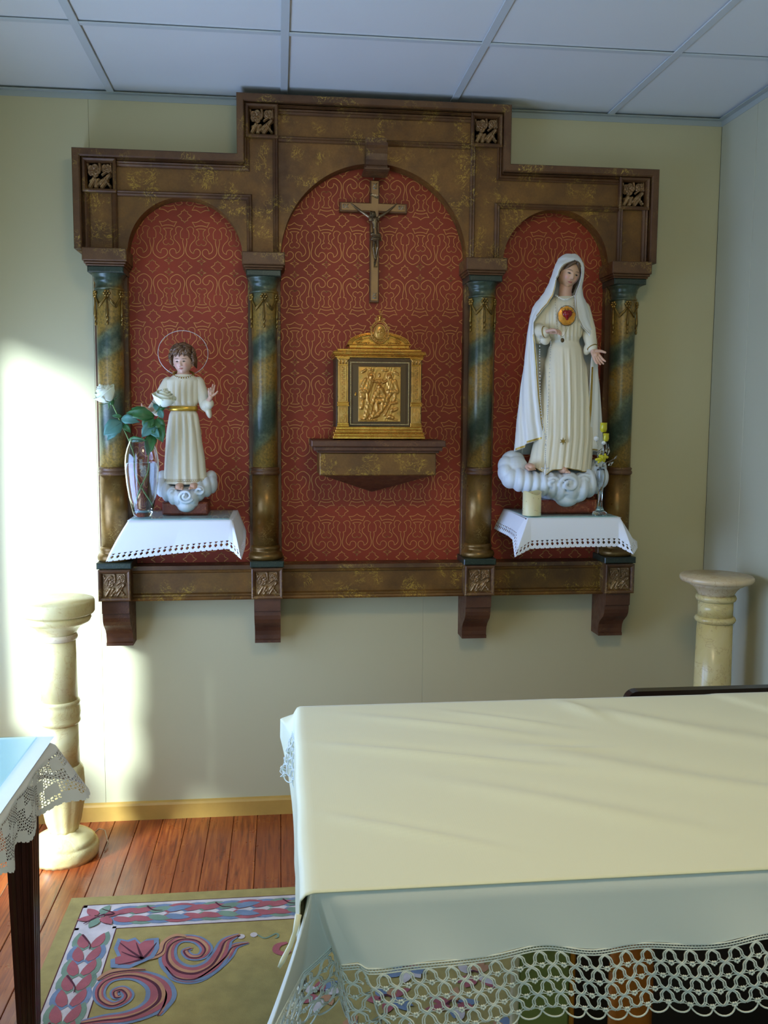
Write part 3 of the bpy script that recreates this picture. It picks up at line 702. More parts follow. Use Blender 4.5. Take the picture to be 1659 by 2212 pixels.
C4 = [(860, 790), (900, 720), (905, 660), (860, 610), (800, 590)]
for (C, W, z) in ((C3, W3, 0.0010), (C1, W1, 0.0016), (C2, W2, 0.0016), (C4, [0.004, 0.012, 0.014, 0.010, 0.003], 0.0010)):
    band('blue', C, [w*1.35+0.003 for w in W], z)
    band('pink', C, W, z+0.0005)
    band('tan', [(p[0]+4, p[1]-3) for p in C], [w*0.35 for w in W], z+0.0008)
    band('dark', [(p[0]-6, p[1]+5) for p in C], [w*0.14+0.0008 for w in W], z+0.0011)
band('tan', [(790, 545), (700, 545), (600, 560), (530, 600)], [0.004, 0.010, 0.012, 0.006], 0.0030); band('dark', [(790, 545), (700, 550), (600, 566), (530, 606)], [0.002, 0.003, 0.003, 0.001], 0.0034)
band('tan', [(800, 490), (870, 460), (890, 400), (950, 360), (1010, 362)], [0.004, 0.010, 0.010, 0.009, 0.004], 0.0030); band('dark', [(800, 484), (876, 452), (900, 396), (955, 366), (1012, 372)], [0.002, 0.002, 0.002, 0.002, 0.001], 0.0034)
lf = [(600, 535), (600, 490), (640, 480), (618, 430), (640, 375), (690, 385), (735, 370), (765, 400), (800, 378), (862, 372), (865, 430), (835, 480), (790, 500), (700, 540)]
lp = [tuple(atz(a/2.5136, 1880+b/2.5136, RZ)[:2]) for a, b in lf]; cxl = sum(p[0] for p in lp)/len(lp); cyl = sum(p[1] for p in lp)/len(lp)
flat('blue', lp, 0.0036); flat('pink', [(cxl+(a-cxl)*0.8, cyl+(b-cyl)*0.8) for a, b in lp], 0.0040)
for e in ((650, 400), (740, 400), (640, 520), (850, 400), (660, 450)): band('dark', [(775, 488), ((775+e[0])/2, (480+e[1])/2+8), e], [0.004, 0.003, 0.001], 0.0045)
for (a, b) in ((1310, 362), (1378, 352)):
    c = atz(a/2.5136, 1880+b/2.5136, RZ); flat('white', [(c.x+0.011*cos(t*pi/4), c.y+0.013*sin(t*pi/4)) for t in range(8)], 0.0016)
band('green', [(1395, 350), (1440, 370), (1500, 345), (1510, 362), (1490, 372)], [0.002, 0.003, 0.003, 0.003, 0.001], 0.0014)
band('pink', [(1560, 395), (1510, 410), (1500, 440), (1540, 455), (1575, 440)], [0.005, 0.010, 0.010, 0.009, 0.006], 0.0018)
r2 = random.Random(3)
for (fx, fy) in ((0.20, -0.98), (0.34, -1.08), (0.10, -1.16), (0.44, -0.95), (0.27, -1.20), (0.52, -1.12), (0.44, -1.24), (0.15, -1.32), (0.33, -1.36), (0.55, -1.36)):
    for k in range(7):
        a = k*0.9+r2.random(); leafp(fx+0.01*cos(a), fy+0.01*sin(a), r2.uniform(0.04, 0.07), 0.02, a, ('pink', 'white', 'pink', 'blue', 'tan')[r2.randrange(5)], 0.0012+0.0003*k)
    band('dark', [(fx-0.02, fy), (fx, fy+0.015), (fx+0.02, fy)], [0.002, 0.003, 0.001], 0.0038, False)
for k, mb in RL.items():
    o = mb.build('leaf_pattern', M['r_'+k], RUG); o['kind'] = 'stuff'

# ---------------------------------------------------------------- altar (table) with its pedestal
ALTAR = thing('altar', 'wooden altar table on a green-panelled pedestal, hidden under its cloths', 'altar', (0.75, -1.89, 0))
def L(x, y): return (x-0.75, y+1.89)
AZ = 0.895
def abox(x0, x1, y0, y1, z0, z1, nm, m, b=0.003): return MB().bbox(x0-0.75, x1-0.75, y0+1.89, y1+1.89, z0, z1, b).build(nm, m, ALTAR)
abox(0.047, 1.45, -2.272, -1.512, 0.862, AZ-0.001, 'table_top', M['dark_wood'])
abox(0.420, 1.30, -1.975, -1.62, 0.012, 0.06, 'plinth', M['dark_wood']); abox(0.40, 1.32, -1.99, -1.60, 0.80, 0.862, 'apron', M['dark_wood'])
M['pale_strip'] = plain('pale_gilt_strip', srgb(196, 184, 150), 0.45); M['green_panel'] = plain('painted_green_panel', srgb(112, 122, 60), 0.5, 0, (60, 0.1), (14, 0.2))
M['gold_strip'] = plain('gold_edge', srgb(170, 120, 44), 0.35, 0.6); M['dark_inside'] = plain('dark_recess', srgb(36, 26, 22), 0.5); M['amber'] = plain('amber_column', srgb(170, 96, 30), 0.25, 0.2, (30, 0.1), (18, 0.2))
abox(0.402, 0.413, -1.96, -1.94, 0.06, 0.80, 'pale_strip', M['pale_strip'])
abox(0.413, 0.505, -1.955, -1.93, 0.06, 0.80, 'green_panel', M['green_panel']); abox(0.505, 0.514, -1.96, -1.93, 0.06, 0.80, 'gold_strip', M['gold_strip'])
abox(0.514, 1.25, -1.70, -1.68, 0.06, 0.80, 'recess_panel', M['dark_inside'])
am = MB().lathe([(0.030, 0.06), (0.046, 0.07), (0.046, 0.10), (0.034, 0.12), (0.038, 0.30), (0.040, 0.50), (0.036, 0.66), (0.030, 0.70), (0.044, 0.72), (0.030, 0.74), (0.046, 0.79), (0.046, 0.80)], 32, c=(*L(0.632, -1.92), 0)).build('turned_column', M['amber'], ALTAR)
w = MB()
for k in range(3):
    w.tube([(L(0.632, -1.92)[0]+0.042*cos(a*0.5+k), L(0.632, -1.92)[1]+0.042*sin(a*0.5+k), 0.45+0.16*k/2+0.012*a) for a in range(8)], 0.0022, 6)
w.build('gold_ribbon', M['gold'], ALTAR)
abox(1.05, 1.14, -1.955, -1.93, 0.06, 0.80, 'green_panel', M['green_panel']); 

# cream top cloth: lies on the table and falls over the left end
EX, FY, BY = 0.038, -2.285, -1.497
tc = MB(); NU, NV = 170, 90
def wr(x, y):
    u = (x-0.04); v = (y-FY)/(BY-FY); h = 0.0
    for (cx, cy, a, L_, s, am_) in ((0.30, 0.80, -0.42, 0.26, 0.020, 0.0034), (0.24, 0.60, -0.36, 0.32, 0.018, 0.0036), (0.42, 0.84, -0.5, 0.16, 0.014, 0.0024), (0.72, 0.78, -0.75, 0.26, 0.030, 0.0036), (0.14, 0.22, -0.5, 0.20, 0.014, 0.0026),
                                 (0.40, 0.32, -0.55, 0.3, 0.026, 0.0026), (0.55, 0.50, -0.6, 0.3, 0.040, 0.0032), (0.95, 0.55, -0.8, 0.4, 0.035, 0.003), (0.60, 0.90, -1.2, 0.12, 0.018, 0.0022), (0.50, 0.62, -0.1, 0.12, 0.012, 0.0018), (0.82, 0.30, -0.5, 0.30, 0.03, 0.0026)):
        dx, dy = u-cx, (v-cy)*0.79; p = dx*cos(a)+dy*sin(a); q = -dx*sin(a)+dy*cos(a)+0.05*p*p
        h += am_*exp(-(p/L_)**2*2.2)*(exp(-(q/s)**2)-0.45*exp(-((q-1.5*s)/s)**2))
    # the diagonal edge of a fold at the far right
    h += 0.0030/(1+exp(-((u-0.93)-(1-v)*0.42)/0.004))*1.0
    return 2.1*h*min(1, (v)*9)*min(1, (1.02-v)*14)*min(1, u*14)
def topc(a, b):
    y = FY+(BY-FY)*b; s = a*1.66-0.275       # s<0 : over the left edge
    if s < 0:
        d = -s; r = 0.016; k = min(d/r, pi/2)
        rest = max(0, d-r*pi/2); far = max(0, (b-0.88)/0.12); near = max(0, (0.16-b)/0.16)
        x = EX+0.004-(0.019-0.006*b)*sin(k)-0.030*far*far*min(1, rest/0.05)-rest*0.004+0.0008*sin(b*21)
        z = AZ-r+r*cos(k)-rest*(1-0.80*far)*(1-0.74*near**0.8)*(1+0.08*sin(b*9))
        return (x, y, z+0.0042)
    x = EX+0.004+s
    return (x, y, AZ+0.0042+wr(x, y))
tc.grid(NU, NV, topc)
def backc(a, b):      # short fall behind
    x, y, z = topc(0.275/1.66+(1-0.275/1.66)*a, 1.0); d = b*0.06
    return (x, BY+0.010*sin(min(1, b*4)*pi/2), z-d*0.98)
tc.grid(60, 8, backc)
o = tc.build('cream_cloth', M['cream_cloth']); solid(o, 0.0016)
tag(o, 'creased cream satin cloth spread over the top of the altar', 'cloth')
st = MB().tube([(0.022, -2.288, 0.872), (0.017, -2.296, 0.852), (0.011, -2.302, 0.838), (0.001, -2.309, 0.822), (-0.004, -2.313, 0.815)], [0.0045, 0.003, 0.003, 0.0035, 0.002], 8)
st.build('rolled_corner', M['cream_cloth'], o)

# white linen under it, hanging at the front, with its crochet border
def lerp(a, b, t): return a+(b-a)*t
TOPP = [(1.35, -2.283), (0.060, -2.283), (0.050, -2.283), (0.043, -2.282), (0.040, -2.284), (0.038, -2.286), (0.036, -2.280), (0.036, -2.25), (0.036, -1.50)]
BOTP = [(1.37, -2.300, 0.822), (0.100, -2.297, 0.806), (0.078, -2.290, 0.800), (0.068, -2.238, 0.795), (0.028, -2.262, 0.775), (-0.022, -2.345, 0.735), (-0.026, -2.335, 0.735), (0.034, -2.22, 0.800), (0.034, -1.50, 0.868)]
SEG = [120, 8, 10, 10, 14, 5, 12, 40]
def pathpt(P, t):      # t in segment units
    i = min(int(t), len(P)-2); k = t-i; return tuple(lerp(P[i][j], P[i+1][j], k) for j in range(len(P[i])))
US = []
for i, n in enumerate(SEG): US += [i+j/n for j in range(n)]
US.append(len(SEG))
def hemwave(t):
    tt = pathpt(BOTP, t); x = tt[0]
    if t < 1: return (0.006*sin(x*21+0.8)*sin(x*5.3+1), 0.004*sin(x*17+2)+0.0035*sin(x*41))
    if t > 7: return (0.0008*sin(tt[1]*22)-0.011*max(0, 1-abs(tt[1]+1.545)/0.06), 0.005*sin(tt[1]*18))
    return (0, 0)
def sheet(t, b):
    T = pathpt(TOPP, t); B = pathpt(BOTP, t); wv = hemwave(t); e = b**1.25
    x = lerp(T[0], B[0], e); y = lerp(T[1], B[1], e); z = lerp(AZ+0.0015, B[2]+wv[1], b)
    if t < 1: y += wv[0]*b**2-0.004*sin(min(1, b*5)*pi/2)
    if t > 7: x += wv[0]*b**2
    return (x, y, z)
sm = MB(); rows = 22
sm.grid(len(US), rows, lambda a, b: sheet(US[min(len(US)-1, int(round(a*(len(US)-1))))], b))
sm.grid(40, 12, lambda a, b: (lerp(0.036, 1.35, a), lerp(-2.283, -1.5, b), AZ+0.0012))
uc = sm.build('white_altar_linen', M['white_cloth']); tag(uc, 'white linen altar cloth hanging below the cream cloth, edged with wide crochet lace', 'cloth')
# arc length along the hem
hem = [Vector(sheet(t, 1.0)) for t in US]; AL = [0.0]
for i in range(1, len(hem)): AL.append(AL[-1]+(hem[i]-hem[i-1]).length)
def hempt(s, d):
    s = max(0.0, min(AL[-1]-1e-6, s)); lo, hi = 0, len(AL)-1
    while hi-lo > 1:
        m_ = (lo+hi)//2
        if AL[m_] <= s: lo = m_
        else: hi = m_
    k = (s-AL[lo])/(AL[hi]-AL[lo]); p = hem[lo].lerp(hem[hi], k); t = US[lo]
    q = Vector(sheet(lerp(US[lo], US[hi], k), 0.9)); dv = (p-q); dv = dv.normalized() if dv.length > 1e-6 else Vector((0, 0, -1))
    dv = (dv*0.5+Vector((0, 0, -0.5))).normalized()
    return p+dv*d+Vector((0, -0.0015*sin(s*60+d*30), 0))
lc = MB(); PP, LR = 0.0305, 0.0198; NR = 4; rt = 0.00125
Ltot = AL[-1]; nk = int(Ltot/PP)
for off in (0.001, 0.0045, 0.008): lc.tube([hempt(i*0.004, off) for i in range(int(Ltot/0.004))], 0.0011, 5)
zz = [hempt(i*0.0022, 0.0018+(0.0058 if i % 2 else 0)) for i in range(int(Ltot/0.0022))]; lc.tube(zz, 0.0009, 4)
r3 = random.Random(11)
for k in range(nk+1):
    for s in (1, -1):
        for dd in (-0.0015, 0.0015):
            # one strand runs down across the net, swinging about its straight course
            pts = []
            for i in range(NR*6+1):
                v = i/6; x = (k+s*v*0.5)*PP+s*0.0026*sin(2*pi*v)+dd+0.0004*sin(9*v+k); pts.append((x, v))
            pts = [p for p in pts if -0.001 < p[0] < Ltot]
            if len(pts) > 2: lc.tube([hempt(x, 0.0085+v*LR) for x, v in pts], rt, 4)
    for r in range(1, NR+1):
        ax = (k+((r+1) % 2)*0.5)*PP if r % 2 == 0 else k*PP
        ax = (k+(0.5 if r % 2 == 0 else 0.0))*PP
        if ax > Ltot-0.004: continue
        zc = 0.0085+r*LR*1.0
        for s in (1, -1):
            lc.tube([hempt(ax+s*0.0022, zc), hempt(ax+s*0.008, zc-0.0015), hempt(ax+s*PP*0.46, zc)], 0.0008, 4)
            lc.tube([hempt(ax+s*0.0022, zc-0.001), hempt(ax+s*0.007, zc-0.0055), hempt(ax+s*0.0105, zc-0.0065)], 0.0007, 4)
        for q in range(5): lc.ell(hempt(ax+0.0026*cos(q*2*pi/5+0.3), zc+0.0024*sin(q*2*pi/5+0.3)), 0.0019, None, 6, 4)
    # bottom loop
    ax = k*PP
    pts = [hempt(ax+PP*0.5*cos(a)*1.0, 0.0085+NR*LR+0.0135*sin(a)) for a in [pi*j/10 for j in range(11)]]
    lc.tube(pts, 0.0013, 5)
lc = lc.build('crochet_border', M['crochet'], uc); lc['kind'] = 'stuff'

# ---------------------------------------------------------------- dark chair behind the altar
CH = thing('chair', 'dark polished chair with a rounded top rail standing behind the altar', 'chair', (1.156, -1.15, 0.0126))
rail = [(-0.265, 0.70), (-0.265, 0.776)]+[(-0.235+0.03*cos(a), 0.776+0.03*sin(a)) for a in [pi-j*pi/2/6 for j in range(7)]]+[(0.235+0.03*cos(a), 0.776+0.03*sin(a)) for a in [pi/2-j*pi/2/6 for j in range(7)]]+[(0.265, 0.70)]
MB().prism(rail, -0.055, -0.025).build('backrest', M['black_wood'], CH, True)
MB().bbox(-0.25, 0.25, -0.03, 0.40, 0.42, 0.46, 0.01).build('seat', M['black_wood'], CH)
for x in (-0.24, 0.24):
    MB().box(x-0.02, x+0.02, -0.052, -0.018, 0, 0.72).build('leg', M['black_wood'], CH); MB().box(x-0.02, x+0.02, 0.36, 0.40, 0, 0.42).build('leg', M['black_wood'], CH)

# ---------------------------------------------------------------- small table at the left with glass top and crochet cloth
TB = thing('side_table', 'dark wooden table with fluted legs at the left edge', 'table', (-0.86, -1.55, 0))
def tl(mb): mb.v = [(x+0.86, y+1.55, z) for x, y, z in mb.v]; return mb
tl(MB().bbox(-1.14, -0.566, -1.88, -1.195, 0.71, 0.738, 0.004)).build('table_top', M['dark_wood'], TB)
tl(MB().bbox(-1.11, -0.60, -1.85, -1.225, 0.63, 0.71, 0.003)).build('apron', M['dark_wood'], TB)
def fr(r, z, a): return r
for (lx, ly) in ((-0.615, -1.245), (-0.615, -1.83), (-1.09, -1.245), (-1.09, -1.83)):
    q = MB(); n = 72; prf = [(0.020, 0.0126 if lx > -0.7 else 0.0), (0.022, 0.03), (0.026, 0.25), (0.031, 0.55), (0.033, 0.63)]
    vs = []
    for (r, z) in prf:
        for k in range(n):
            a = 2*pi*k/n; sq_ = r/max(abs(cos(a)), abs(sin(a))); g = 1-0.10*(1 if (k % 6) in (0, 1) else 0); vs.append((lx+sq_*cos(a)*g, ly+sq_*sin(a)*g, z))
    fs = [(j*n+k, j*n+(k+1) % n, (j+1)*n+(k+1) % n, (j+1)*n+k) for j in range(len(prf)-1) for k in range(n)]
    q.add(vs, fs); tl(q).build('leg', M['dark_wood'], TB)
# crochet cloth: plain middle, openwork border
def tb_path(t):      # t 0..1 : far edge -> corner -> right side, on the table edge
    if t < 0.35: return (lerp(-1.12, -0.590, t/0.35), -1.190)
    if t < 0.45: a = (t-0.35)/0.10*pi/2; return (-0.590+0.03*sin(a), -1.220+0.03*cos(a))
    return (-0.560, lerp(-1.220, -1.86, (t-0.45)/0.55))
def tb_fn(a, b):
    x, y = tb_path(a)
    if a < 0.35: nx, ny, c = 0, 1, max(0, (a-0.24)/0.11)
    elif a < 0.45: g = (a-0.35)/0.10*pi/2; nx, ny, c = sin(g), cos(g), 1.0
    else: nx, ny, c = 1, 0, max(0, 1-(a-0.45)/0.10)
    c = c*c*(3-2*c); H = 0.125+0.03*c-0.012*sin(a*55)*(1-c); d = b*H
    fl_ = (0.012+0.50*d*c+0.05*d)+(0.008*sin(a*42)*b*(1-c)); r_ = min(1, b*8)
    return (x+nx*fl_*r_, y+ny*fl_*r_, 0.7405-d*0.98*(1-0.06*c)-(0 if b > 0 else 0))
NUa, NVa = 420, 62
def skipf(i, j):
    if j < 6 or j >= NVa-4:
        return j >= NVa-2 and (i % 6) in (0, 1)
    if (j in (NVa-6, NVa-7, 7, 8)): return False
    blk = ((i//14+(j//12)) % 3 == 0)
    if blk: return False
    return (i % 3 != 0) and (j % 3 != 0) and ((i+j) % 2 == 0 or (i//3+j//3) % 2 == 0)
cc = MB().grid(NUa, NVa, tb_fn, True, False, skipf)
cc.grid(30, 30, lambda a, b: (lerp(-1.13, -0.549, a), lerp(-1.87, -1.181, b), 0.7405))
cc = cc.build('crochet_tablecloth', M['crochet_w']); tag(cc, 'white tablecloth with fine openwork crochet border on the dark side table', 'tablecloth')
gp = MB().bbox(-1.13, -0.587, -1.86, -1.193, 0.742, 0.747, 0.001)
tag(gp.build('table_glass', M['glass_edge']), 'pane of glass lying on the crochet cloth of the side table', 'glass plate')

# ---------------------------------------------------------------- cloths and glass on the two side shelves
LACE = ["........", "........", "..####..", "...##...", "........", "...##...", "..####..", "..####..", "...##...", "........", "........", "........", "#......#", "##....##"]
def shelf_cloth(label, top, bot, nper, n_up=9, tag_group=None):
    # top, bot: matching polylines (Vector); cumulative parameter by bottom length
    Ls = [0]
    for i in range(1, len(bot)): Ls.append(Ls[-1]+(bot[i]-bot[i-1]).length)
    tot = Ls[-1]
    def ev(P, s):
        s *= tot
        for i in range(1, len(P)):
            if s <= Ls[i]+1e-9: return P[i-1].lerp(P[i], (s-Ls[i-1])/(Ls[i]-Ls[i-1]))
        return P[-1]
    nu = nper*8+1; hl = 0.032
    nv = n_up+len(LACE)
    def fn(a, b):
        T = ev(top, a); B = ev(bot, a); j = int(round(b*(nv-1))); D = (B-T).length; fr_ = 1-hl/D
        k = (j/n_up*fr_) if j <= n_up else fr_+(j-n_up)/(len(LACE)-1)*(1-fr_)
        p = T.lerp(B, k); bul = 0.006*sin(k*pi)
        return (p.x, p.y-bul*0.6, p.z+bul*0.5)
    mb = MB().grid(nu, nv, fn, True, False, lambda i, j: j >= n_up and LACE[j-n_up][i % 8] == '#')
    tx = [p.x for p in top]; ty = [p.y for p in top]; z = top[2].z
    mb.grid(12, 8, lambda a, b: (lerp(min(tx), max(tx), a), lerp(min(ty), -0.033, b), z))
    o = mb.build('shelf_cloth', M['shelf_cloth']); solid(o, 0.0007); tag(o, label, 'cloth'); return o
zt = 1.1775
def V(px, py, y): return at(px, py, y)
lt = [Vector((-0.496, -0.034, zt)), Vector((-0.494, -0.345, zt)), Vector((-0.489, -0.361, zt)), Vector((-0.32, -0.361, zt)), Vector((-0.162, -0.361, zt)), Vector((-0.158, -0.359, zt)), Vector((-0.156, -0.352, zt)), Vector((-0.155, -0.20, zt)), Vector((-0.153, -0.034, zt))]
lb = [V(250, 1180, -0.05), V(236, 1196, -0.37), V(229, 1214, -0.415), V(370, 1197, -0.388), V(492, 1186, -0.388), V(506, 1194, -0.395), V(521, 1209, -0.425), V(530, 1180, -0.30), V(532, 1148, -0.06)]
shelf_cloth('white lace-edged cloth on the left shelf under the boy statue', lt, lb, 64)
rt_ = [Vector((0.846, -0.034, zt)), Vector((0.846, -0.20, zt)), Vector((0.847, -0.345, zt)), Vector((0.852, -0.361, zt)), Vector((0.860, -0.361, zt)), Vector((1.0, -0.361, zt)), Vector((1.172, -0.361, zt)), Vector((1.180, -0.358, zt)), Vector((1.182, -0.345, zt)), Vector((1.184, -0.034, zt))]
rb_ = [V(1067, 1142, -0.06), V(1098, 1158, -0.22), V(1107, 1166, -0.33), V(1112, 1204, -0.42), V(1146, 1186, -0.395), V(1245, 1182, -0.385), V(1336, 1181, -0.385), V(1368, 1198, -0.42), V(1377, 1184, -0.36), V(1376, 1170, -0.06)]
shelf_cloth('white lace-edged cloth on the right shelf under the standing woman statue', rt_, rb_, 66)
for (cx, lab) in ((-0.3265, 'glass plate on the left shelf cloth under the vase'), (1.0105, 'glass plate on the right shelf cloth under the candle')):
    tag(MB().bbox(cx-0.160, cx+0.160, -0.357, -0.036, zt+0.0007, zt+0.0050, 0.0008).build('shelf_glass', M['glass_edge']), lab, 'glass plate')
GT = zt+0.0052
# ================================================================= statues
def painted(name, rough=0.38, bump=0.0):
    t = NT(name); a = t.n('ShaderNodeVertexColor', layer_name='paint'); t.set(Base_Color=a.outputs[0], Roughness=rough)
    return t.m
M['face'] = painted('painted_face', 0.33)
M['skin'] = plain('painted_skin', srgb(214, 168, 140), 0.38)
M['robe_w'] = plain('white_painted_robe', srgb(228, 218, 190), 0.42, 0, (40, 0.03))
M['mantle'] = plain('white_painted_mantle', srgb(232, 230, 222), 0.4, 0, (40, 0.03))
M['cloudm'] = plain('white_painted_cloud', srgb(214, 220, 222), 0.42)
M['hair_b'] = plain('brown_painted_hair', srgb(112, 82, 58), 0.38, 0, (150, 0.3, 0.001), (90, 0.45))
M['hair_m'] = plain('dark_painted_hair', srgb(92, 68, 44), 0.45, 0, (150, 0.3, 0.001))
M['trim'] = gilt('gold_trim', srgb(150, 120, 50), srgb(196, 160, 74), srgb(236, 210, 130), 0.8, 0.6, 0.35)
M['bright_trim'] = plain('gold_paint', srgb(222, 176, 70), 0.3, 0.7)
M['pearl'] = plain('pearl', srgb(236, 230, 214), 0.15)
M['bead'] = plain('silver_bead', srgb(216, 212, 204), 0.22, 0.25)
M['dark_metal'] = plain('dark_metal', srgb(96, 78, 50), 0.35, 0.7)
M['plinth'] = gilt('marbled_plinth', srgb(84, 30, 14), srgb(130, 52, 26), srgb(214, 150, 90), 0.8, 0.0, 0.3)

def sm(e0, e1, x):
    t = max(0.0, min(1.0, (x-e0)/(e1-e0))); return t*t*(3-2*t)
def head(R, center, rot, parent, look=-0.012, child=False, skin=(214, 170, 146), hairline=None, brow=(70, 50, 34)):
    """one continuous head: face towards -y before rotation; features modelled, eyes brows and lips painted"""
    nu, nv = 190, 140; mb = MB(); cols = []
    SK = srgb(*skin); LIP = srgb(196, 110, 100); BR = srgb(*brow); WH = srgb(196, 184, 168); IR = srgb(40, 26, 18); BL = srgb(224, 150, 130); LINE = srgb(110, 66, 48)
    def g(x, s): return exp(-(x/s)**2)
    def fn(a, b):
        th = pi*b; ph = 2*pi*a
        # denser in front: remap azimuth around the face direction (-y)
        ph = ph-0.45*sin(ph) if True else ph
        d = (sin(th)*sin(ph), -sin(th)*cos(ph), cos(th))
        x, y, z = d[0]*0.74, d[1]*0.86, d[2]*(1.0 if d[2] < 0 else (1.08 if child else 1.0))
        front = sm(0.05, -0.5, y)
        if z < 0:
            k = (-z)**1.6
            x *= 1-(0.30 if child else 0.36)*k
            if y > 0: y *= 1-0.35*k
        ax = abs(x)
        h = 0.0
        h += 0.020*g(ax-0.30, 0.22)*g(z-0.20, 0.08)
        h -= 0.085*g(ax-0.26, 0.13)*g(z-0.05, 0.085)
        h += 0.060*g(ax-0.27, 0.10)*g(z-0.030, 0.055)
        nz = sm(0.16, -0.20, z)*sm(-0.335, -0.255, z)
        h += (0.150 if child else 0.185)*nz*g(x, 0.062+0.03*sm(0.0, -0.22, z))
        h += 0.045*g(ax-0.085, 0.045)*g(z+0.265, 0.045)
        h += 0.05*g(ax-0.36, 0.16)*g(z+0.22, 0.18)
        h -= 0.035*g(x, 0.05)*g(z+0.385, 0.05)
        h += 0.070*g(x, 0.13)*g(z+0.445, 0.035)+0.075*g(x, 0.115)*g(z+0.53, 0.038)-0.030*g(x, 0.15)*g(z+0.487, 0.014)
        h -= 0.030*g(x, 0.16)*g(z+0.62, 0.05)
        h += 0.085*g(x, 0.17)*g(z+0.80, 0.11)
        y -= h*front
        # paint
        c = SK
        def mx(c, d_, k): k = max(0, min(1, k)); return tuple(p*(1-k)+q*k for p, q in zip(c, d_))
        if y < -0.1:
            c = mx(c, BL, 0.55*g(ax-0.36, 0.15)*g(z+0.24, 0.15))
            lx = 1-(x/0.175)**2
            if lx > 0:
                up = -0.487+0.055*lx*(1-0.35*g(x, 0.03)); lo = -0.487-0.075*lx
                if lo < z < up: c = mx(c, LIP, 0.85)
                if abs(z+0.487) < 0.011: c = mx(c, LINE, 0.9)
            e = (ax-0.265)/0.125
            if abs(e) < 1:
                t = 1-e*e; upz = 0.030+0.044*t**0.8; loz = 0.030-0.038*t
                if loz < z < upz: c = WH
                if loz < z < upz and (ax-0.265)**2+(z-0.030-look)**2 < 0.062**2: c = IR
                if abs(z-upz) < 0.017: c = mx(c, IR, 0.95)
                if abs(z-loz) < 0.007: c = mx(c, LINE, 0.6)
            bz = 0.205+0.045*(1-((ax-0.30)/0.22)**2); bw = 0.024*(1-0.6*abs(ax-0.26)/0.2)
            if 0.10 < ax < 0.48 and abs(z-bz) < bw: c = mx(c, BR, 0.9)
            if abs(ax-0.045) < 0.022 and abs(z+0.315) < 0.016: c = mx(c, LINE, 0.8)
        if hairline and hairline(x, y, z): c = srgb(84, 60, 38)
        cols.append(c)
        return (x*R, y*R, z*R)
    mb.grid(nu, nv, fn, True, True)
    mb.col = cols
    o = mb.build('head', M['face'], parent, False); o.location = center; o.rotation_euler = rot
    return o

def hand(mb, W, X, N, Lh, curl=(0.3, 0.35, 0.4, 0.45), thumb=0.8, spread=0.12, side=1):
    """W wrist, X direction of the fingers, N palm normal, side: thumb towards +/- (X x N)"""
    X = Vector(X).normalized(); N = Vector(N); N = (N-X*N.dot(X)).normalized(); Z = X.cross(N)*side; W = Vector(W)
    def P(a, b, c): return W+(X*a+N*b+Z*c)*Lh
    r = 0.085*Lh
    for c in (0.15, 0.05, -0.05, -0.14): mb.cap(P(0.04, 0, c*0.6), P(0.50, 0, c*1.15), r*1.15, r*1.05, 8)
    mb.ell(P(0.3, 0, 0.0), 0.15*Lh*1.0, None, 10, 8)
    for i, (c, Lf) in enumerate(((0.185, 0.40), (0.062, 0.46), (-0.062, 0.42), (-0.175, 0.33))):
        sp = (c/0.18)*spread; p = P(0.50, 0, c); a = curl[i]*0.6; d = X
        for k, f in enumerate((0.45, 0.32, 0.23)):
            dv = (X*cos(a)+N*sin(a)+Z*sp).normalized(); q = p+dv*Lf*f*Lh; mb.cap(p, q, r*(0.88-0.10*k), r*(0.80-0.12*k), 8); p = q; a += curl[i]*1.0
    p = P(0.12, 0.03, 0.13); q = p+(X*cos(thumb)+Z*sin(thumb)+N*0.25).normalized()*0.26*Lh; mb.cap(p, q, r*1.25, r*0.95, 8)
    t = q+(X*cos(thumb*0.7)+Z*sin(thumb*0.7)+N*0.15).normalized()*0.22*Lh; mb.cap(q, t, r*0.92, r*0.7, 8)

def interp(tab, y):
    if y <= tab[0][0]: return tab[0][1:]
    for i in range(1, len(tab)):
        if y <= tab[i][0]:
            k = (y-tab[i-1][0])/(tab[i][0]-tab[i-1][0]); k = k*k*(3-2*k)*0.35+k*0.65
            return tuple(lerp(p, q, k) for p, q in zip(tab[i-1][1:], tab[i][1:]))
    return tab[-1][1:]
def smoothrow(pts, n):
    c = curve(pts, 10); L_ = [0]
    for i in range(1, len(c)): L_.append(L_[-1]+(c[i]-c[i-1]).length)
    out = []; j = 0
    for i in range(n):
        s = L_[-1]*i/(n-1)
        while j < len(L_)-2 and L_[j+1] < s: j += 1
        k = (s-L_[j])/max(1e-9, L_[j+1]-L_[j]); out.append(c[j].lerp(c[j+1], max(0, min(1, k))))
    return out

# ---------------------------------------------------------------- the standing woman in white mantle
ZM = GT
MARY = thing('statue', 'tall painted statue of a veiled woman in white mantle, standing on a cloud', 'statue', (1.0, -0.19, ZM))
OM = Vector((1.0, -0.19, ZM))
def m_(px, py, y): return at(px, py, y)-OM
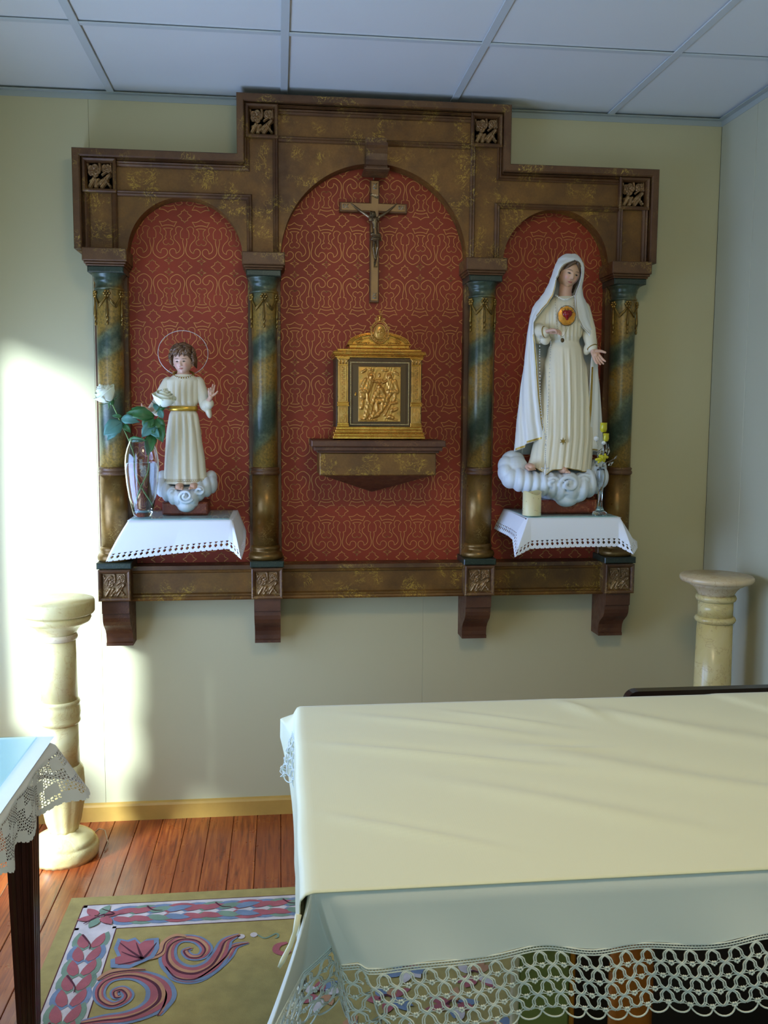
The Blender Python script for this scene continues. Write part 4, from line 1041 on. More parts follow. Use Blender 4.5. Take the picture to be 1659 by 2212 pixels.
# plinth and cloud
q = MB(); z1 = m_(0, 0, 0).z
x0, x1 = m_(1158, 1100, -0.26).x, m_(1289, 1100, -0.26).x
q.bbox(x0, x1, -0.075, 0.115, 0, 0.048, 0.006); q.build('plinth', M['plinth'], MARY)
cl = MB()
for (px, py, y, rx, ry, rz) in ((1108, 996, -0.16, 27, 26, 24), (1094, 1006, -0.175, 19, 26, 22), (1112, 1012, -0.18, 30, 30, 30), (1092, 1020, -0.19, 17, 26, 22), (1102, 1032, -0.20, 20, 30, 24), (1120, 1036, -0.215, 15, 34, 27), (1136, 1040, -0.225, 13, 36, 28), (1153, 1044, -0.235, 13, 36, 28), (1170, 1046, -0.245, 13, 38, 28),
                              (1188, 1048, -0.25, 14, 38, 30), (1206, 1052, -0.255, 15, 40, 30), (1228, 1052, -0.265, 26, 34, 34), (1228, 1046, -0.285, 17, 22, 17), (1252, 1052, -0.258, 18, 40, 32), (1270, 1044, -0.245, 17, 40, 32), (1286, 1036, -0.225, 17, 40, 32), (1298, 1030, -0.20, 13, 36, 26),
                              (1222, 1078, -0.255, 26, 30, 17), (1204, 1072, -0.25, 14, 30, 12), (1244, 1072, -0.25, 16, 30, 14), (1200, 1030, -0.17, 95, 60, 24), (1290, 1010, -0.17, 20, 30, 20), (1215, 1066, -0.19, 50, 50, 26), (1078+20, 1008, -0.15, 18, 24, 26)):
    c = m_(px, py, y); cl.ell(c, (rx/612, ry/612, rz/612), None, 20, 14)
for (cx_, cy_, yy_, r0, r1, k_0) in ((1230, 1046, -0.300, 26, 6, 0.4), (1264, 1040, -0.275, 20, 6, 2.0), (1196, 1044, -0.280, 18, 5, 1.0)):
    sp_ = []
    for i in range(30):
        a = i*0.36+k_0; rr = lerp(r0, r1, i/29); sp_.append(m_(cx_+rr*cos(a), cy_+rr*0.85*sin(a), yy_-0.024-0.006*(i/29)+0.022*(rr/r0)**2))
    cl.tube(sp_, [0.0075]*30, 8)
o = cl.build('cloud', M['cloudm'], MARY); remesh(o, 0.0026, 3)
# robe
ROWS = [(641, 1199, 1243, -0.190, 0.024), (646, 1190, 1252, -0.188, 0.030), (655, 1178, 1262, -0.185, 0.036), (680, 1172, 1264, -0.190, 0.045), (705, 1174, 1260, -0.193, 0.050), (728, 1180, 1254, -0.193, 0.048), (737, 1189, 1250, -0.190, 0.038),
        (742, 1189, 1251, -0.190, 0.040), (755, 1184, 1256, -0.190, 0.046), (800, 1174, 1266, -0.190, 0.055), (870, 1164, 1276, -0.192, 0.062), (940, 1156, 1280, -0.195, 0.067), (990, 1146, 1278, -0.198, 0.074), (1012, 1140, 1276, -0.200, 0.080)]
NR_, NA_ = 130, 220
mb = MB()
def robe_fn(a, b):
    py = 641+(1012-641)*b; xl, xr, yc, ry = interp(ROWS, py)
    L1, R1 = m_(xl, py, yc), m_(xr, py, yc); cx, rx = (L1.x+R1.x)/2, (R1.x-L1.x)/2
    t = 2*pi*a; s, c = sin(t), -cos(t)      # t=0 faces the viewer
    up = 1-sm(728, 742, py); lo = sm(742, 800, py)
    f = 0.0
    u = s*rx        # horizontal position
    if c < 0.25:
        f += up*sm(650, 690, py)*0.0022*sin(u*420)
        f += lo*(0.0026+0.0018*sm(800, 980, py))*(sin(u*260+0.6*sin(b*5)+1.2)+0.45*sin(u*520+b*3)) * (0.6+0.4*sin(u*90+2))
    f *= (1.0 if c < 0 else max(0, 1-c*4))
    hemw = 0.0
    if b > 0.9:      # the hem lifts over the feet
        k = (b-0.9)/0.1; X_ = cx+u
        for (fx, am_) in ((m_(1151, 1000, -0.26).x, 0.010), (m_(1222, 1000, -0.26).x, 0.006)): hemw += k*am_*exp(-((X_-fx)/0.017)**2)
        hemw -= k*0.020*exp(-((X_-m_(1178, 1000, -0.26).x)/0.014)**2); hemw -= k*0.008*exp(-((X_-m_(1262, 1000, -0.26).x)/0.02)**2)
        hemw *= 1 if c < 0.2 else 0
    z = L1.z*(0.5-s*0.5)+R1.z*(0.5+s*0.5)
    return (cx+s*(rx+f), (yc-OM.y)+c*(ry+f), z+hemw)
mb.grid(NA_, NR_, robe_fn, True, True)
ro = mb.build('robe', M['robe_w'], MARY)
hm = MB(); hp = [Vector(robe_fn(i/160, 1.0)) for i in range(-44, 45)]
hm.tube(hp, 0.0016, 6); hm.build('hem_trim', M['trim'], MARY)
# feet
for (px, py, s) in ((1150, 1012, 1), (1221, 1018, -1)):
    ft = MB(); c = m_(px, py, -0.285); ft.ell((c.x, c.y+0.03, c.z+0.004), (0.017, 0.035, 0.014), None, 14, 10)
    for k in range(5): ft.cap((c.x-0.013*s+0.0062*k*s, c.y+0.018+0.0015*k, c.z+0.002), (c.x-0.014*s+0.0066*k*s, c.y-0.006+0.0030*k, c.z-0.004), 0.0048-0.0005*k, 0.0042-0.0005*k, 8)
    o = ft.build('foot', M['skin'], MARY); remesh(o, 0.0012, 1)
# mantle
XL_ = [(549, 1222), (553, 1214), (560, 1206), (575, 1199), (590, 1194), (610, 1187), (630, 1177), (645, 1166), (655, 1157), (667, 1150), (690, 1145), (730, 1139), (780, 1133), (850, 1124), (920, 1116), (985, 1110)]
XR_ = [(549, 1243), (553, 1249), (560, 1254), (570, 1258), (580, 1259.5), (600, 1258), (620, 1255), (640, 1258), (652, 1264), (680, 1273), (720, 1281), (750, 1285), (800, 1289), (850, 1293), (920, 1297), (985, 1300)]
FL_ = [(549, 1235), (561.6, 1243), (563, 1240), (567, 1229), (571, 1220), (579, 1213), (588, 1208.5), (595, 1207), (602, 1202), (620, 1200), (636, 1196), (653, 1186), (672, 1170), (687, 1158), (697, 1152), (720, 1153), (745, 1157), (800, 1162), (850, 1166), (900, 1172), (945, 1179), (985, 1183)]
FR_ = [(549, 1235), (561.6, 1243), (563, 1246), (570, 1253), (580, 1256), (590, 1256.5), (600, 1255), (615, 1251), (630, 1245), (640, 1242), (660, 1243), (685, 1247), (705, 1256), (722, 1272), (745, 1281), (790, 1276), (870, 1272), (940, 1266), (985, 1262)]
YF_ = [(549, -0.200), (560, -0.226), (575, -0.238), (600, -0.240), (625, -0.236), (645, -0.235), (680, -0.238), (720, -0.228), (800, -0.222), (985, -0.232)]
YS_ = [(549, -0.19), (570, -0.195), (640, -0.19), (720, -0.18), (985, -0.17)]
YB_ = [(549, -0.175), (556, -0.150), (575, -0.135), (620, -0.130), (660, -0.115), (985, -0.085)]
def one(tab, y): return interp(tab, y)[0]
PYS = [549, 549.6, 550.5, 552, 554, 556.5, 559, 561.5]+[564+i*2.6 for i in range(163)]
PYS = [p for p in PYS if p <= 985]
NM = 150; rowsM = []
for py in PYS:
    xl, xr, xf, xg, yf, ys, yb = [one(t, py) for t in (XL_, XR_, FL_, FR_, YF_, YS_, YB_)]
    fl, sl, sr, fg = m_(xf, py, yf), m_(xl, py, ys), m_(xr, py, ys), m_(xg, py, yf)
    bm_ = m_((xl+xr)/2, py, yb); w1 = fl.lerp(sl, 0.62); w1.y = lerp(fl.y, sl.y, 0.22); w2 = fg.lerp(sr, 0.62); w2.y = lerp(fg.y, sr.y, 0.25)
    b1 = bm_.lerp(sl, 0.62); b1.y = lerp(bm_.y, sl.y, 0.32); b2 = bm_.lerp(sr, 0.62); b2.y = lerp(bm_.y, sr.y, 0.32)
    r_ = smoothrow([fl, w1, sl, b1, bm_, b2, sr, w2, fg], NM)
    k = sm(640, 760, py)
    for i, p in enumerate(r_):
        a = i/(NM-1)
        if a < 0.30: d = k*0.0030*(sin(a*75+0.8)+0.5*sin(a*150+py*0.004))*sm(0, 0.05, a)
        elif a > 0.74: d = k*0.0026*sin((1-a)*95+0.4)*sm(0, 0.05, 1-a)
        else: d = 0
        p.y -= d*0.9; p.x += d*(0.5 if a > 0.5 else -0.5)
    rowsM.append(r_)
# bottom: the cloth is cut higher at the front left edge, stepping down to the side
NB = len(rowsM)-1
def cutz(a):
    pts = [(0.0, 947), (0.05, 951), (0.12, 958), (0.125, 966), (0.06+0.10, 970), (0.20, 975), (0.24, 984), (0.78, 984), (0.88, 976), (0.94, 973), (1.0, 974)]
    for i in range(1, len(pts)):
        if a <= pts[i][0]: k = (a-pts[i-1][0])/max(1e-6, pts[i][0]-pts[i-1][0]); return lerp(pts[i-1][1], pts[i][1], k)
    return 974
def mant(i, j):
    a = i/(NM-1); lim = cutz(a); py = PYS[j]
    if py <= lim: return rowsM[j][i]
    jj = max(0, min(NB-1, next((k for k in range(NB) if PYS[k+1] >= lim), NB-1))); t = (lim-PYS[jj])/(PYS[jj+1]-PYS[jj])
    return rowsM[jj][i].lerp(rowsM[jj+1][i], max(0, min(1, t)))
mb = MB(); MV = [[mant(i, j) for i in range(NM)] for j in range(len(PYS))]
mb.add([v for r_ in MV for v in r_], [(j*NM+i, j*NM+i+1, (j+1)*NM+i+1, (j+1)*NM+i) for j in range(len(PYS)-1) for i in range(NM-1)], True)
o = mb.build('mantle', M['mantle'], MARY); solid(o, 0.0028, 0)
def edge_strip(i0, i1, j0, j1, off=0.0022):
    mb = MB(); vs = []; fs = []
    for j in range(j0, j1):
        for i in (i0, (i0+i1)/2, i1):
            k = int(i); f = i-k; p = MV[j][k].lerp(MV[j][min(NM-1, k+1)], f).copy(); p.y -= off; vs.append(p)
    n = j1-j0
    for j in range(n-1): fs += [(j*3, j*3+1, (j+1)*3+1, (j+1)*3), (j*3+1, j*3+2, (j+1)*3+2, (j+1)*3+1)]
    mb.add(vs, fs, True); return mb
jb = next(k for k in range(len(PYS)) if PYS[k] > 945); js = next(k for k in range(len(PYS)) if PYS[k] > 561)
e = edge_strip(0.9, 2.3, js, jb); s2 = edge_strip(NM-2.4, NM-1.6, js, next(k for k in range(len(PYS)) if PYS[k] > 722)); s3 = edge_strip(NM-4.4, NM-2.0, next(k for k in range(len(PYS)) if PYS[k] > 792), len(PYS)-1)
for z_ in (s2, s3): e.add(z_.v, z_.f, True)
bot = [MV[-1][i] for i in range(0, 34)]; vs = [Vector((p.x, p.y-0.0024, p.z+h)) for h in (0.0015, 0.0085) for p in bot]; e.add(vs, [(i, i+1, i+1+len(bot), i+len(bot)) for i in range(len(bot)-1)], True)
bot = [MV[-1][i] for i in range(NM-24, NM)]; vs = [Vector((p.x, p.y-0.0024, p.z+h)) for h in (0.0015, 0.0065) for p in bot]; e.add(vs, [(i, i+1, i+1+len(bot), i+len(bot)) for i in range(len(bot)-1)], True)
e.build('gold_border', M['trim'], MARY)
# head, hair, neck
hc = m_(1228, 592, -0.196)
RM = Euler((radians(12), radians(14), radians(7)), 'XYZ')
head(0.0530, hc, RM, MARY, -0.008, False, (208, 164, 130))
hr = MB()
for s in (-1, 1):
    for k in range(7):
        z0 = 0.050-0.003*k; pts = []
        for i in range(9):
            t = i/8; an = s*(0.06+1.30*t)
            pts.append((sin(an)*(0.0385+0.0006*k)+s*0.002*t, -cos(an)*(0.040-0.0028*k)-0.002+0.024*t*t, 0.0445-0.004*k*0-0.045*t-0.055*t*t*t+0.0016*sin(t*9+k)))
        hr.tube(pts, [0.0035+0.0022*sin(pi*min(1, t_/8+0.1)) for t_ in range(9)], 7)
hr.ell((0, 0.010, 0.010), (0.038, 0.040, 0.048), None, 20, 14)
o = hr.build('hair', M['hair_m'], MARY); o.location = hc; o.rotation_euler = RM
nk = MB().tube([m_(1222, 660, -0.185), m_(1221, 644, -0.188), m_(1221, 630, -0.192), m_(1224, 610, -0.194)], [0.036, 0.0255, 0.0225, 0.024], 24)
nk.build('neck', M['skin'], MARY)
# arms and hands
sl = MB()
sl.chain([m_(1176, 668, -0.18), m_(1160, 712, -0.185), m_(1168, 716, -0.225), m_(1176, 718, -0.245)], [0.030, 0.030, 0.024, 0.020], 16)
sl.ell(m_(1164, 728, -0.205), (0.020, 0.024, 0.026), None, 14, 10); sl.ell(m_(1178, 733, -0.225), (0.019, 0.016, 0.020), None, 14, 10)
sl2 = MB(); sl2.chain([m_(1258, 668, -0.18), m_(1270, 712, -0.190), m_(1276, 738, -0.215), m_(1279, 750, -0.232)], [0.028, 0.027, 0.022, 0.0185], 16)
sl2.ell(m_(1270, 752, -0.215), (0.015, 0.018, 0.026), (0, 0.3, 0), 14, 10)
for z_ in (sl, sl2): o = z_.build('sleeve', M['robe_w'], MARY); remesh(o, 0.0024, 4)
cf = MB()
a_, b_ = m_(1279.5, 751, -0.234), m_(1176.5, 717, -0.248)
def ring(mb, c, ax, r, t):
    ax = Vector(ax).normalized(); u = ax.orthogonal().normalized(); v = ax.cross(u); mb.tube([c+(u*cos(q)+v*sin(q))*r for q in [2*pi*k/20 for k in range(20)]], t, 6, closed=True)
ring(cf, a_, (0.28, -0.5, -0.8), 0.0185, 0.0018); cf.build('cuff_trim', M['trim'], MARY); cf = MB(); ring(cf, b_, (0.7, -0.7, 0.1), 0.0195, 0.0018); cf.build('cuff_trim', M['trim'], MARY)
hd = MB()
hd.cap(m_(1277, 744, -0.222), m_(1281, 757, -0.240), 0.012, 0.0098, 12); hand(hd, m_(1281, 757, -0.240), (0.42, -0.30, -0.85), (-0.1, -1.0, 0.25), 0.066, (0.28, 0.22, 0.25, 0.35), 1.0, 0.12, -1)
h1 = hd; hd = MB(); hd.cap(m_(1170, 716, -0.235), m_(1180, 717, -0.256), 0.012, 0.0098, 12); hand(hd, m_(1181, 716, -0.257), (0.72, -0.68, 0.10), (0.10, -0.15, -1.0), 0.062, (0.55, 0.6, 0.6, 0.6), 0.6, 0.10, 1)
for z_ in (h1, hd): o = z_.build('hand', M['skin'], MARY); remesh(o, 0.0010, 1)
# jewels, heart, rosary
ne = MB(); 
for i in range(13):
    t = i/12; p = m_(lerp(1201, 1240, t), 638+8*sin(pi*t)+1.5*t, -0.222-0.012*sin(pi*t)); ne.ell(p, 0.0030, None, 8, 6)
ne.build('pearl_necklace', M['pearl'], MARY)
ch_ = MB(); pts = [m_(1199, 640, -0.229), m_(1200, 665, -0.246), m_(1203, 700, -0.253), m_(1208, 718, -0.252), m_(1215, 727, -0.251), m_(1222, 718, -0.252), m_(1227, 705, -0.253), m_(1236, 680, -0.250), m_(1240, 650, -0.232)]
c = curve(pts, 5)
for p in c[::1]: ch_.ell(p, 0.0011, None, 6, 4)
ch_.ell(m_(1215, 735, -0.252), (0.0068, 0.003, 0.0080), None, 14, 8); ch_.build('medal_chain', M['dark_metal'], MARY)
hq = MB(); hc2 = m_(1224, 682, -0.250)
n = 40; rim_ = []
vs = [(hc2.x, hc2.y-0.006, hc2.z)]
for rr in (0.6, 1.0):
    for k in range(n):
        q = 2*pi*k/n; g_ = 1+(0.05*sin(q*9) if rr == 1.0 else 0); vs.append((hc2.x+0.031*rr*g_*cos(q), hc2.y-0.006+0.006*rr*rr, hc2.z+0.033*rr*g_*sin(q)))
fs = [(0, 1+k, 1+(k+1) % n) for k in range(n)]+[(1+k, 1+n+k, 1+n+(k+1) % n, 1+(k+1) % n) for k in range(n)]
M['flame'] = plain('gold_flame_glow', srgb(220, 150, 50), 0.35, 0.3, None, (60, 0.3)); M['heart'] = plain('red_heart', srgb(140, 16, 14), 0.25)
hq.add(vs, fs, True); hq.build('golden_disc', M['flame'], MARY)
hh = MB().ell(hc2+Vector((-0.007, -0.010, 0.006)), (0.0115, 0.007, 0.013), (0, -0.35, 0), 16, 10).ell(hc2+Vector((0.005, -0.010, 0.006)), (0.0115, 0.007, 0.013), (0, 0.35, 0), 16, 10).cap(hc2+Vector((-0.001, -0.010, 0.002)), hc2+Vector((-0.001, -0.010, -0.012)), 0.012, 0.005, 14)
o = hh.build('heart', M['heart'], MARY); remesh(o, 0.0012, 2)
hr_ = MB()
for k in range(44):
    q = 2*pi*k/44; hr_.ell((hc2.x+0.0325*cos(q), hc2.y-0.001, hc2.z+0.0345*sin(q)), 0.0018, None, 6, 4)
for k in range(9): hr_.tube([hc2+Vector((0.014*sin(k*0.7), -0.009, 0.008)), hc2+Vector((0.022*sin(k*0.7+0.1), -0.008, 0.018+0.008*cos(k*1.3)))], [0.0022, 0.0006], 6)
hr_.build('heart_ring', M['dark_metal'], MARY)
rs = MB()
def beads(pts, r, k_):
    c = curve(pts, 14); acc = 0
    for i in range(1, len(c)):
        acc += (c[i]-c[i-1]).length
        if acc > k_: rs.ell(c[i], r*1.25, None, 6, 5); acc = 0
beads([m_(1167, 722, -0.252), m_(1166, 760, -0.262), m_(1167, 850, -0.266), m_(1170, 900, -0.270), m_(1179, 948, -0.276)], 0.0021, 0.0062)
beads([m_(1190, 730, -0.262), m_(1189, 760, -0.264), m_(1184, 870, -0.268), m_(1182, 920, -0.272), m_(1179, 950, -0.276)], 0.0014, 0.0048)
beads([m_(1179, 950, -0.277), m_(1178, 980, -0.284), m_(1178, 1002, -0.290)], 0.0016, 0.005)
for (a, b) in ((1183, 878), (1178, 962), (1167, 812)): rs.ell(m_(a, b, -0.274), 0.0035, None, 8, 6)
c = m_(1178, 1014, -0.292)
rs.cap(c+Vector((0, 0, 0.014)), c-Vector((0, 0, 0.017)), 0.0026, 0.0026, 8).cap(c+Vector((-0.010, 0, 0.004)), c+Vector((0.010, 0, 0.004)), 0.0024, 0.0024, 8)
for v in ((0, 0.016), (0, -0.019), (-0.012, 0.004), (0.012, 0.004)): rs.ell(c+Vector((v[0], 0, v[1])), 0.0032, None, 8, 6)
rs.build('rosary', M['bead'], MARY)
sc_ = m_(1216, 953, -0.270); sx = MB(); st_ = []
for k in range(12): q = pi*k/6+pi/2; rr = 0.0125 if k % 2 == 0 else 0.0045; st_.append((sc_.x+rr*cos(q), sc_.z+rr*sin(q)))
sx.prism(st_, sc_.y-0.0035, sc_.y+0.002); sx.build('gold_star', M['trim'], MARY, True)

# ---------------------------------------------------------------- the boy in a pleated robe
BOY = thing('statue', 'small painted statue of a barefoot boy in white robe, standing on a cloud', 'statue', (-0.32, -0.17, ZM))
OB = Vector((-0.32, -0.17, ZM))
def n_(px, py, y): return at(px, py, y)-OB
MB().bbox(n_(350, 1100, -0.24).x, n_(448, 1100, -0.24).x, -0.065, 0.075, 0, 0.042, 0.005).build('plinth', M['plinth'], BOY)
cl = MB()
for (px, py, y, rx, ry, rz) in ((352, 1036, -0.16, 15, 24, 20), (350, 1052, -0.18, 14, 26, 22), (362, 1062, -0.20, 13, 28, 22), (375, 1070, -0.215, 12, 30, 21), (388, 1074, -0.225, 12, 30, 19), (402, 1072, -0.235, 17, 26, 17), (401, 1078, -0.24, 17, 22, 17), (399, 1068, -0.250, 10, 14, 10),
                              (418, 1073, -0.225, 12, 30, 19), (432, 1060, -0.21, 12, 28, 22), (446, 1052, -0.19, 13, 26, 22), (458, 1046, -0.17, 12, 24, 20), (456, 1032, -0.15, 13, 22, 16), (402, 1092, -0.235, 19, 22, 14), (390, 1086, -0.225, 12, 20, 10), (417, 1086, -0.225, 12, 20, 10), (403, 1056, -0.16, 52, 44, 16), (400, 1076, -0.18, 32, 36, 22)):
    cl.ell(n_(px, py, y), (rx/612, ry/612, rz/612), None, 20, 14)
for (cx_, cy_, yy_, r0, r1, k_0) in ((401, 1072, -0.272, 17, 4, 0.4), (430, 1060, -0.245, 13, 4, 2.0), (373, 1064, -0.245, 12, 4, 1.0)):
    sp_ = []
    for i in range(30):
        a = i*0.36+k_0; rr = lerp(r0, r1, i/29); sp_.append(n_(cx_+rr*cos(a), cy_+rr*0.85*sin(a), yy_-0.016-0.004*(i/29)+0.016*(rr/r0)**2))
    cl.tube(sp_, [0.0052]*30, 8)
o = cl.build('cloud', M['cloudm'], BOY); remesh(o, 0.0022, 3)
RB = [(809, 377, 416, -0.180, 0.024), (814, 368, 424, -0.178, 0.029), (822, 356, 434, -0.178, 0.033), (845, 358, 431, -0.180, 0.037), (868, 362, 428, -0.182, 0.038), (879, 369, 424, -0.180, 0.031), (886, 369, 424, -0.180, 0.031), (896, 365, 427, -0.180, 0.035), (940, 360, 434, -0.180, 0.043), (1000, 355, 442, -0.182, 0.050), (1044, 353, 447, -0.184, 0.054)]
def brobe(a, b):
    py = 809+(1044-809)*b; xl, xr, yc, ry = interp(RB, py)
    L1, R1 = n_(xl, py, yc), n_(xr, py, yc); cx, rx = (L1.x+R1.x)/2, (R1.x-L1.x)/2
    t = 2*pi*a; s, c = sin(t), -cos(t); u = s*rx
    up = sm(815, 840, py)*(1-sm(872, 880, py)); lo = sm(886, 905, py)
    f = up*0.0052*abs(sin(u*150+0.4))-up*0.002+lo*(0.0075*abs(sin((u/rx)*7.5+0.5+0.15*sin(b*9)))**1.2-0.002+0.0012*sin(u*300))
    if c > 0.3: f *= max(0, 1-(c-0.3)*3)
    z = L1.z*(0.5-s*0.5)+R1.z*(0.5+s*0.5)
    return (cx+s*(rx+f*0.6-0.001), (yc-OB.y)+c*(ry+f), z)
mb = MB().grid(240, 110, brobe, True, True); mb.build('robe', M['robe_w'], BOY)
tr_ = MB(); b1 = [Vector(brobe(i/200, 0.972))+Vector((0, -0.0006, 0)) for i in range(200)]; b2 = [Vector(brobe(i/200, 0.955))+Vector((0, -0.0006, 0)) for i in range(200)]
tr_.tube(b1, 0.0009, 5, closed=True); tr_.tube(b2, 0.0006, 5, closed=True)
for i in range(0, 200, 3): tr_.ell((b1[i]+b2[i])/2, 0.0012, None, 5, 4)
tr_.build('hem_trim', M['trim'], BOY)
be = MB().grid(60, 3, lambda a, b: (n_(396.5, 882, -0.18).x+sin(2*pi*a)*0.0470, -0.010-cos(2*pi*a)*0.0355, lerp(n_(396, 888, -0.18).z, n_(396, 877.5, -0.18).z, b)), True, True)
o = be.build('belt', M['bright_trim'], BOY); solid(o, 0.003, 0)
co = MB()
for i in range(40):
    q = 2*pi*i/40; c = n_(396.5, 811-5*cos(q)*-1, -0.180); p = Vector((c.x+0.0335*sin(q), -0.010-0.0275*cos(q), n_(396, 814, -0.18).z+0.008-0.013*cos(q))); co.ell(p, (0.0042, 0.0040, 0.0042), None, 8, 5)
co.build('collar', M['trim'], BOY)
cp = MB()
for i in range(-6, 7):
    q = i*0.24; cp.ell((n_(396.5, 811, -0.18).x+0.0345*sin(q), -0.0105-0.0315*cos(q), n_(396, 814, -0.18).z+0.008-0.013*cos(q)), 0.0026, None, 8, 5)
cp.build('collar_pearls', M['pearl'], BOY)
hb = n_(395.5, 781, -0.186)
head(0.0445, hb, Euler((radians(6), radians(-2), radians(-9)), 'XYZ'), BOY, -0.022, True, (222, 180, 158))
MB().tube([n_(396, 824, -0.18), n_(396, 814, -0.18), n_(396, 800, -0.182), n_(396, 790, -0.182)], [0.032, 0.024, 0.0195, 0.020], 20).build('neck', M['skin'], BOY)
hr = MB(); r4 = random.Random(5)
hr.ell((0, 0.008, 0.014), (0.0385, 0.0395, 0.044), None, 24, 16)
for k in range(150):
    th = r4.uniform(0.05, 1.75); ph = r4.uniform(0, 2*pi)
    fr_ = cos(ph) > 0.35      # towards the face
    if fr_ and th > 1.05: continue
    if abs(ph-pi) < 0: continue
    p = Vector((sin(th)*sin(ph), -sin(th)*cos(ph), cos(th))); d = Vector((cos(th)*sin(ph), -cos(th)*cos(ph), -sin(th))); sd = p.cross(d); w_ = r4.uniform(-0.9, 0.9); pts = []
    for i in range(6):
        t = i/5; v = (p+d*0.50*t+sd*(0.24*sin(t*5+w_*3)+w_*0.22*t)).normalized(); lim = 0.0
        pts.append(Vector((v.x*0.0405, v.y*0.0415, 0.012+v.z*0.0455))*(1.0+(0.04+0.09*((k*7) % 5)/5)*sin(t*pi)))
    if any(q_.y < -0.028 and q_.z < 0.020 and abs(q_.x) < 0.026 for q_ in pts): continue
    hr.tube(pts, [0.0026, 0.0040, 0.0050, 0.0046, 0.0032, 0.0008], 7)
for s in (-1, 1):
    for k in range(10): hr.tube([(s*0.036, -0.014+0.004*k, 0.018-0.001*k), (s*0.0405, -0.013+0.004*k, 0.002), (s*0.037, -0.009+0.0045*k, -0.012-0.0015*k)], [0.004, 0.005, 0.002], 6)
for k in range(11):
    x_ = -0.024+0.0048*k; hr.tube([(x_, -0.030+abs(x_)*0.3, 0.042), (x_+0.002*sin(k), -0.037+abs(x_)*0.35, 0.032), (x_+0.004*sin(k*2), -0.0385+abs(x_)*0.4, 0.0235-0.003*(k % 3))], [0.005, 0.0046, 0.0012], 6)
o = hr.build('hair', M['hair_b'], BOY); o.location = hb; o.rotation_euler = Euler((radians(6), radians(-2), radians(-9)), 'XYZ')
er = MB()
for s in (-1, 1): er.ell((s*0.0325, 0.004, -0.006), (0.005, 0.008, 0.011), (0, 0, s*0.3), 10, 8)
o = er.build('ears', M['skin'], BOY); o.location = hb; o.rotation_euler = Euler((radians(6), 0, radians(-9)), 'XYZ')
sl = MB()
sl.chain([n_(428, 827, -0.175), n_(437, 852, -0.180), n_(444, 876, -0.195), n_(451, 872, -0.215)], [0.0215, 0.0215, 0.020, 0.018], 16)
sl.ell(n_(450, 888, -0.200), (0.011, 0.017, 0.026), (0, -0.25, 0), 14, 10); sl.ell(n_(446, 876, -0.205), (0.020, 0.017, 0.022), None, 14, 10)
sl2 = MB(); sl2.chain([n_(364, 827, -0.175), n_(352, 848, -0.180), n_(340, 872, -0.200), n_(330, 884, -0.215)], [0.0215, 0.0215, 0.019, 0.017], 16)
sl2.ell(n_(342, 886, -0.200), (0.016, 0.015, 0.022), (0, 0.5, 0), 14, 10)
for z_ in (sl, sl2): o = z_.build('sleeve', M['robe_w'], BOY); remesh(o, 0.0022, 4)
hd = MB()
hd.cap(n_(446, 874, -0.205), n_(455, 858, -0.236), 0.0105, 0.0078, 12); hand(hd, n_(455, 858, -0.236), (0.10, -0.20, 1.0), (0.35, -0.95, 0.0), 0.047, (0.08, 0.10, 0.75, 0.85), 0.85, 0.14, 1)
h1 = hd; hd = MB(); hd.cap(n_(334, 882, -0.210), n_(325, 886, -0.235), 0.0105, 0.0078, 12); hand(hd, n_(325, 886, -0.235), (-0.75, -0.55, 0.30), (0.2, -0.4, 0.9), 0.045, (0.3, 0.35, 0.4, 0.4), 0.8, 0.12, -1)
for z_ in (h1, hd): o = z_.build('hand', M['skin'], BOY); remesh(o, 0.0009, 1)
for (px, py, s) in ((386, 1053, 1), (418, 1052, -1)):
    ft = MB(); c = n_(px, py, -0.262); ft.ell((c.x, c.y+0.022, c.z+0.002), (0.0145, 0.030, 0.012), None, 14, 10)
    for k in range(5): ft.cap((c.x+0.011*s-0.0055*k*s, c.y+0.008+0.0012*k, c.z-0.001), (c.x+0.012*s-0.0058*k*s, c.y-0.012+0.0028*k, c.z-0.005), 0.0042-0.00045*k, 0.0037-0.0004*k, 8)
    o = ft.build('foot', M['skin'], BOY); remesh(o, 0.0010, 1)
ha = MB(); hcx = n_(395.5, 763, -0.155)
ha.tube([hcx+Vector((0.085*sin(2*pi*k/48), 0, 0.077*cos(2*pi*k/48))) for k in range(48)], 0.0011, 6, closed=True)
ha.tube([hcx+Vector((0, 0, -0.077)), hcx+Vector((0, 0.0, -0.10))], 0.0012, 6)
ha.build('wire_halo', M['bead'], BOY)
# ================================================================= tabernacle on the middle shelf
TO = Vector((XC+0.006, -0.16, 1.4405))
TAB = thing('tabernacle', 'small gilded metal tabernacle with pilasters and a relief door on the middle shelf', 'tabernacle', TO)
def t_(px, py, y=-0.225): return at(px, py, y)-TO
def hw(w): return w/2*3.218/1992.66
CXp = 820
def tz(py, y=-0.225): return t_(820, py, y).z
yF = -0.055    # front of the body, local
z0 = 0.0
def slab(nm, wpx, pyt, pyb, yf, m, b=0.002, parent=TAB, cx=0.0):
    w = hw(wpx); return MB().bbox(cx-w, cx+w, yf, 0.12, tz(pyb), tz(pyt), b).build(nm, m, parent)
bs = MB()
for (w, a, b, yf) in ((200, 948.6, 942, -0.072), (196, 942, 937, -0.069), (198, 937, 934, -0.071), (190, 934, 929, -0.066), (186, 929, 922, -0.063)):
    bs.bbox(-hw(w), hw(w), yf, 0.12, max(0.0, tz(a)), tz(b), 0.0018)
bs.build('base', M['gold'], TAB)
slab('body', 186, 772, 923, yF, M['dark_gold'])
cn = MB()
for (w, a, b, yf) in ((192, 773, 769, -0.062), (196, 769, 766, -0.068), (201, 766, 762, -0.074), (198, 762, 759, -0.071), (182, 759, 754, -0.063)):
    cn.bbox(-hw(w), hw(w), yf, 0.12, tz(a), tz(b), 0.0018)
cn.build('cornice', M['gold'], TAB)
at_ = MB()
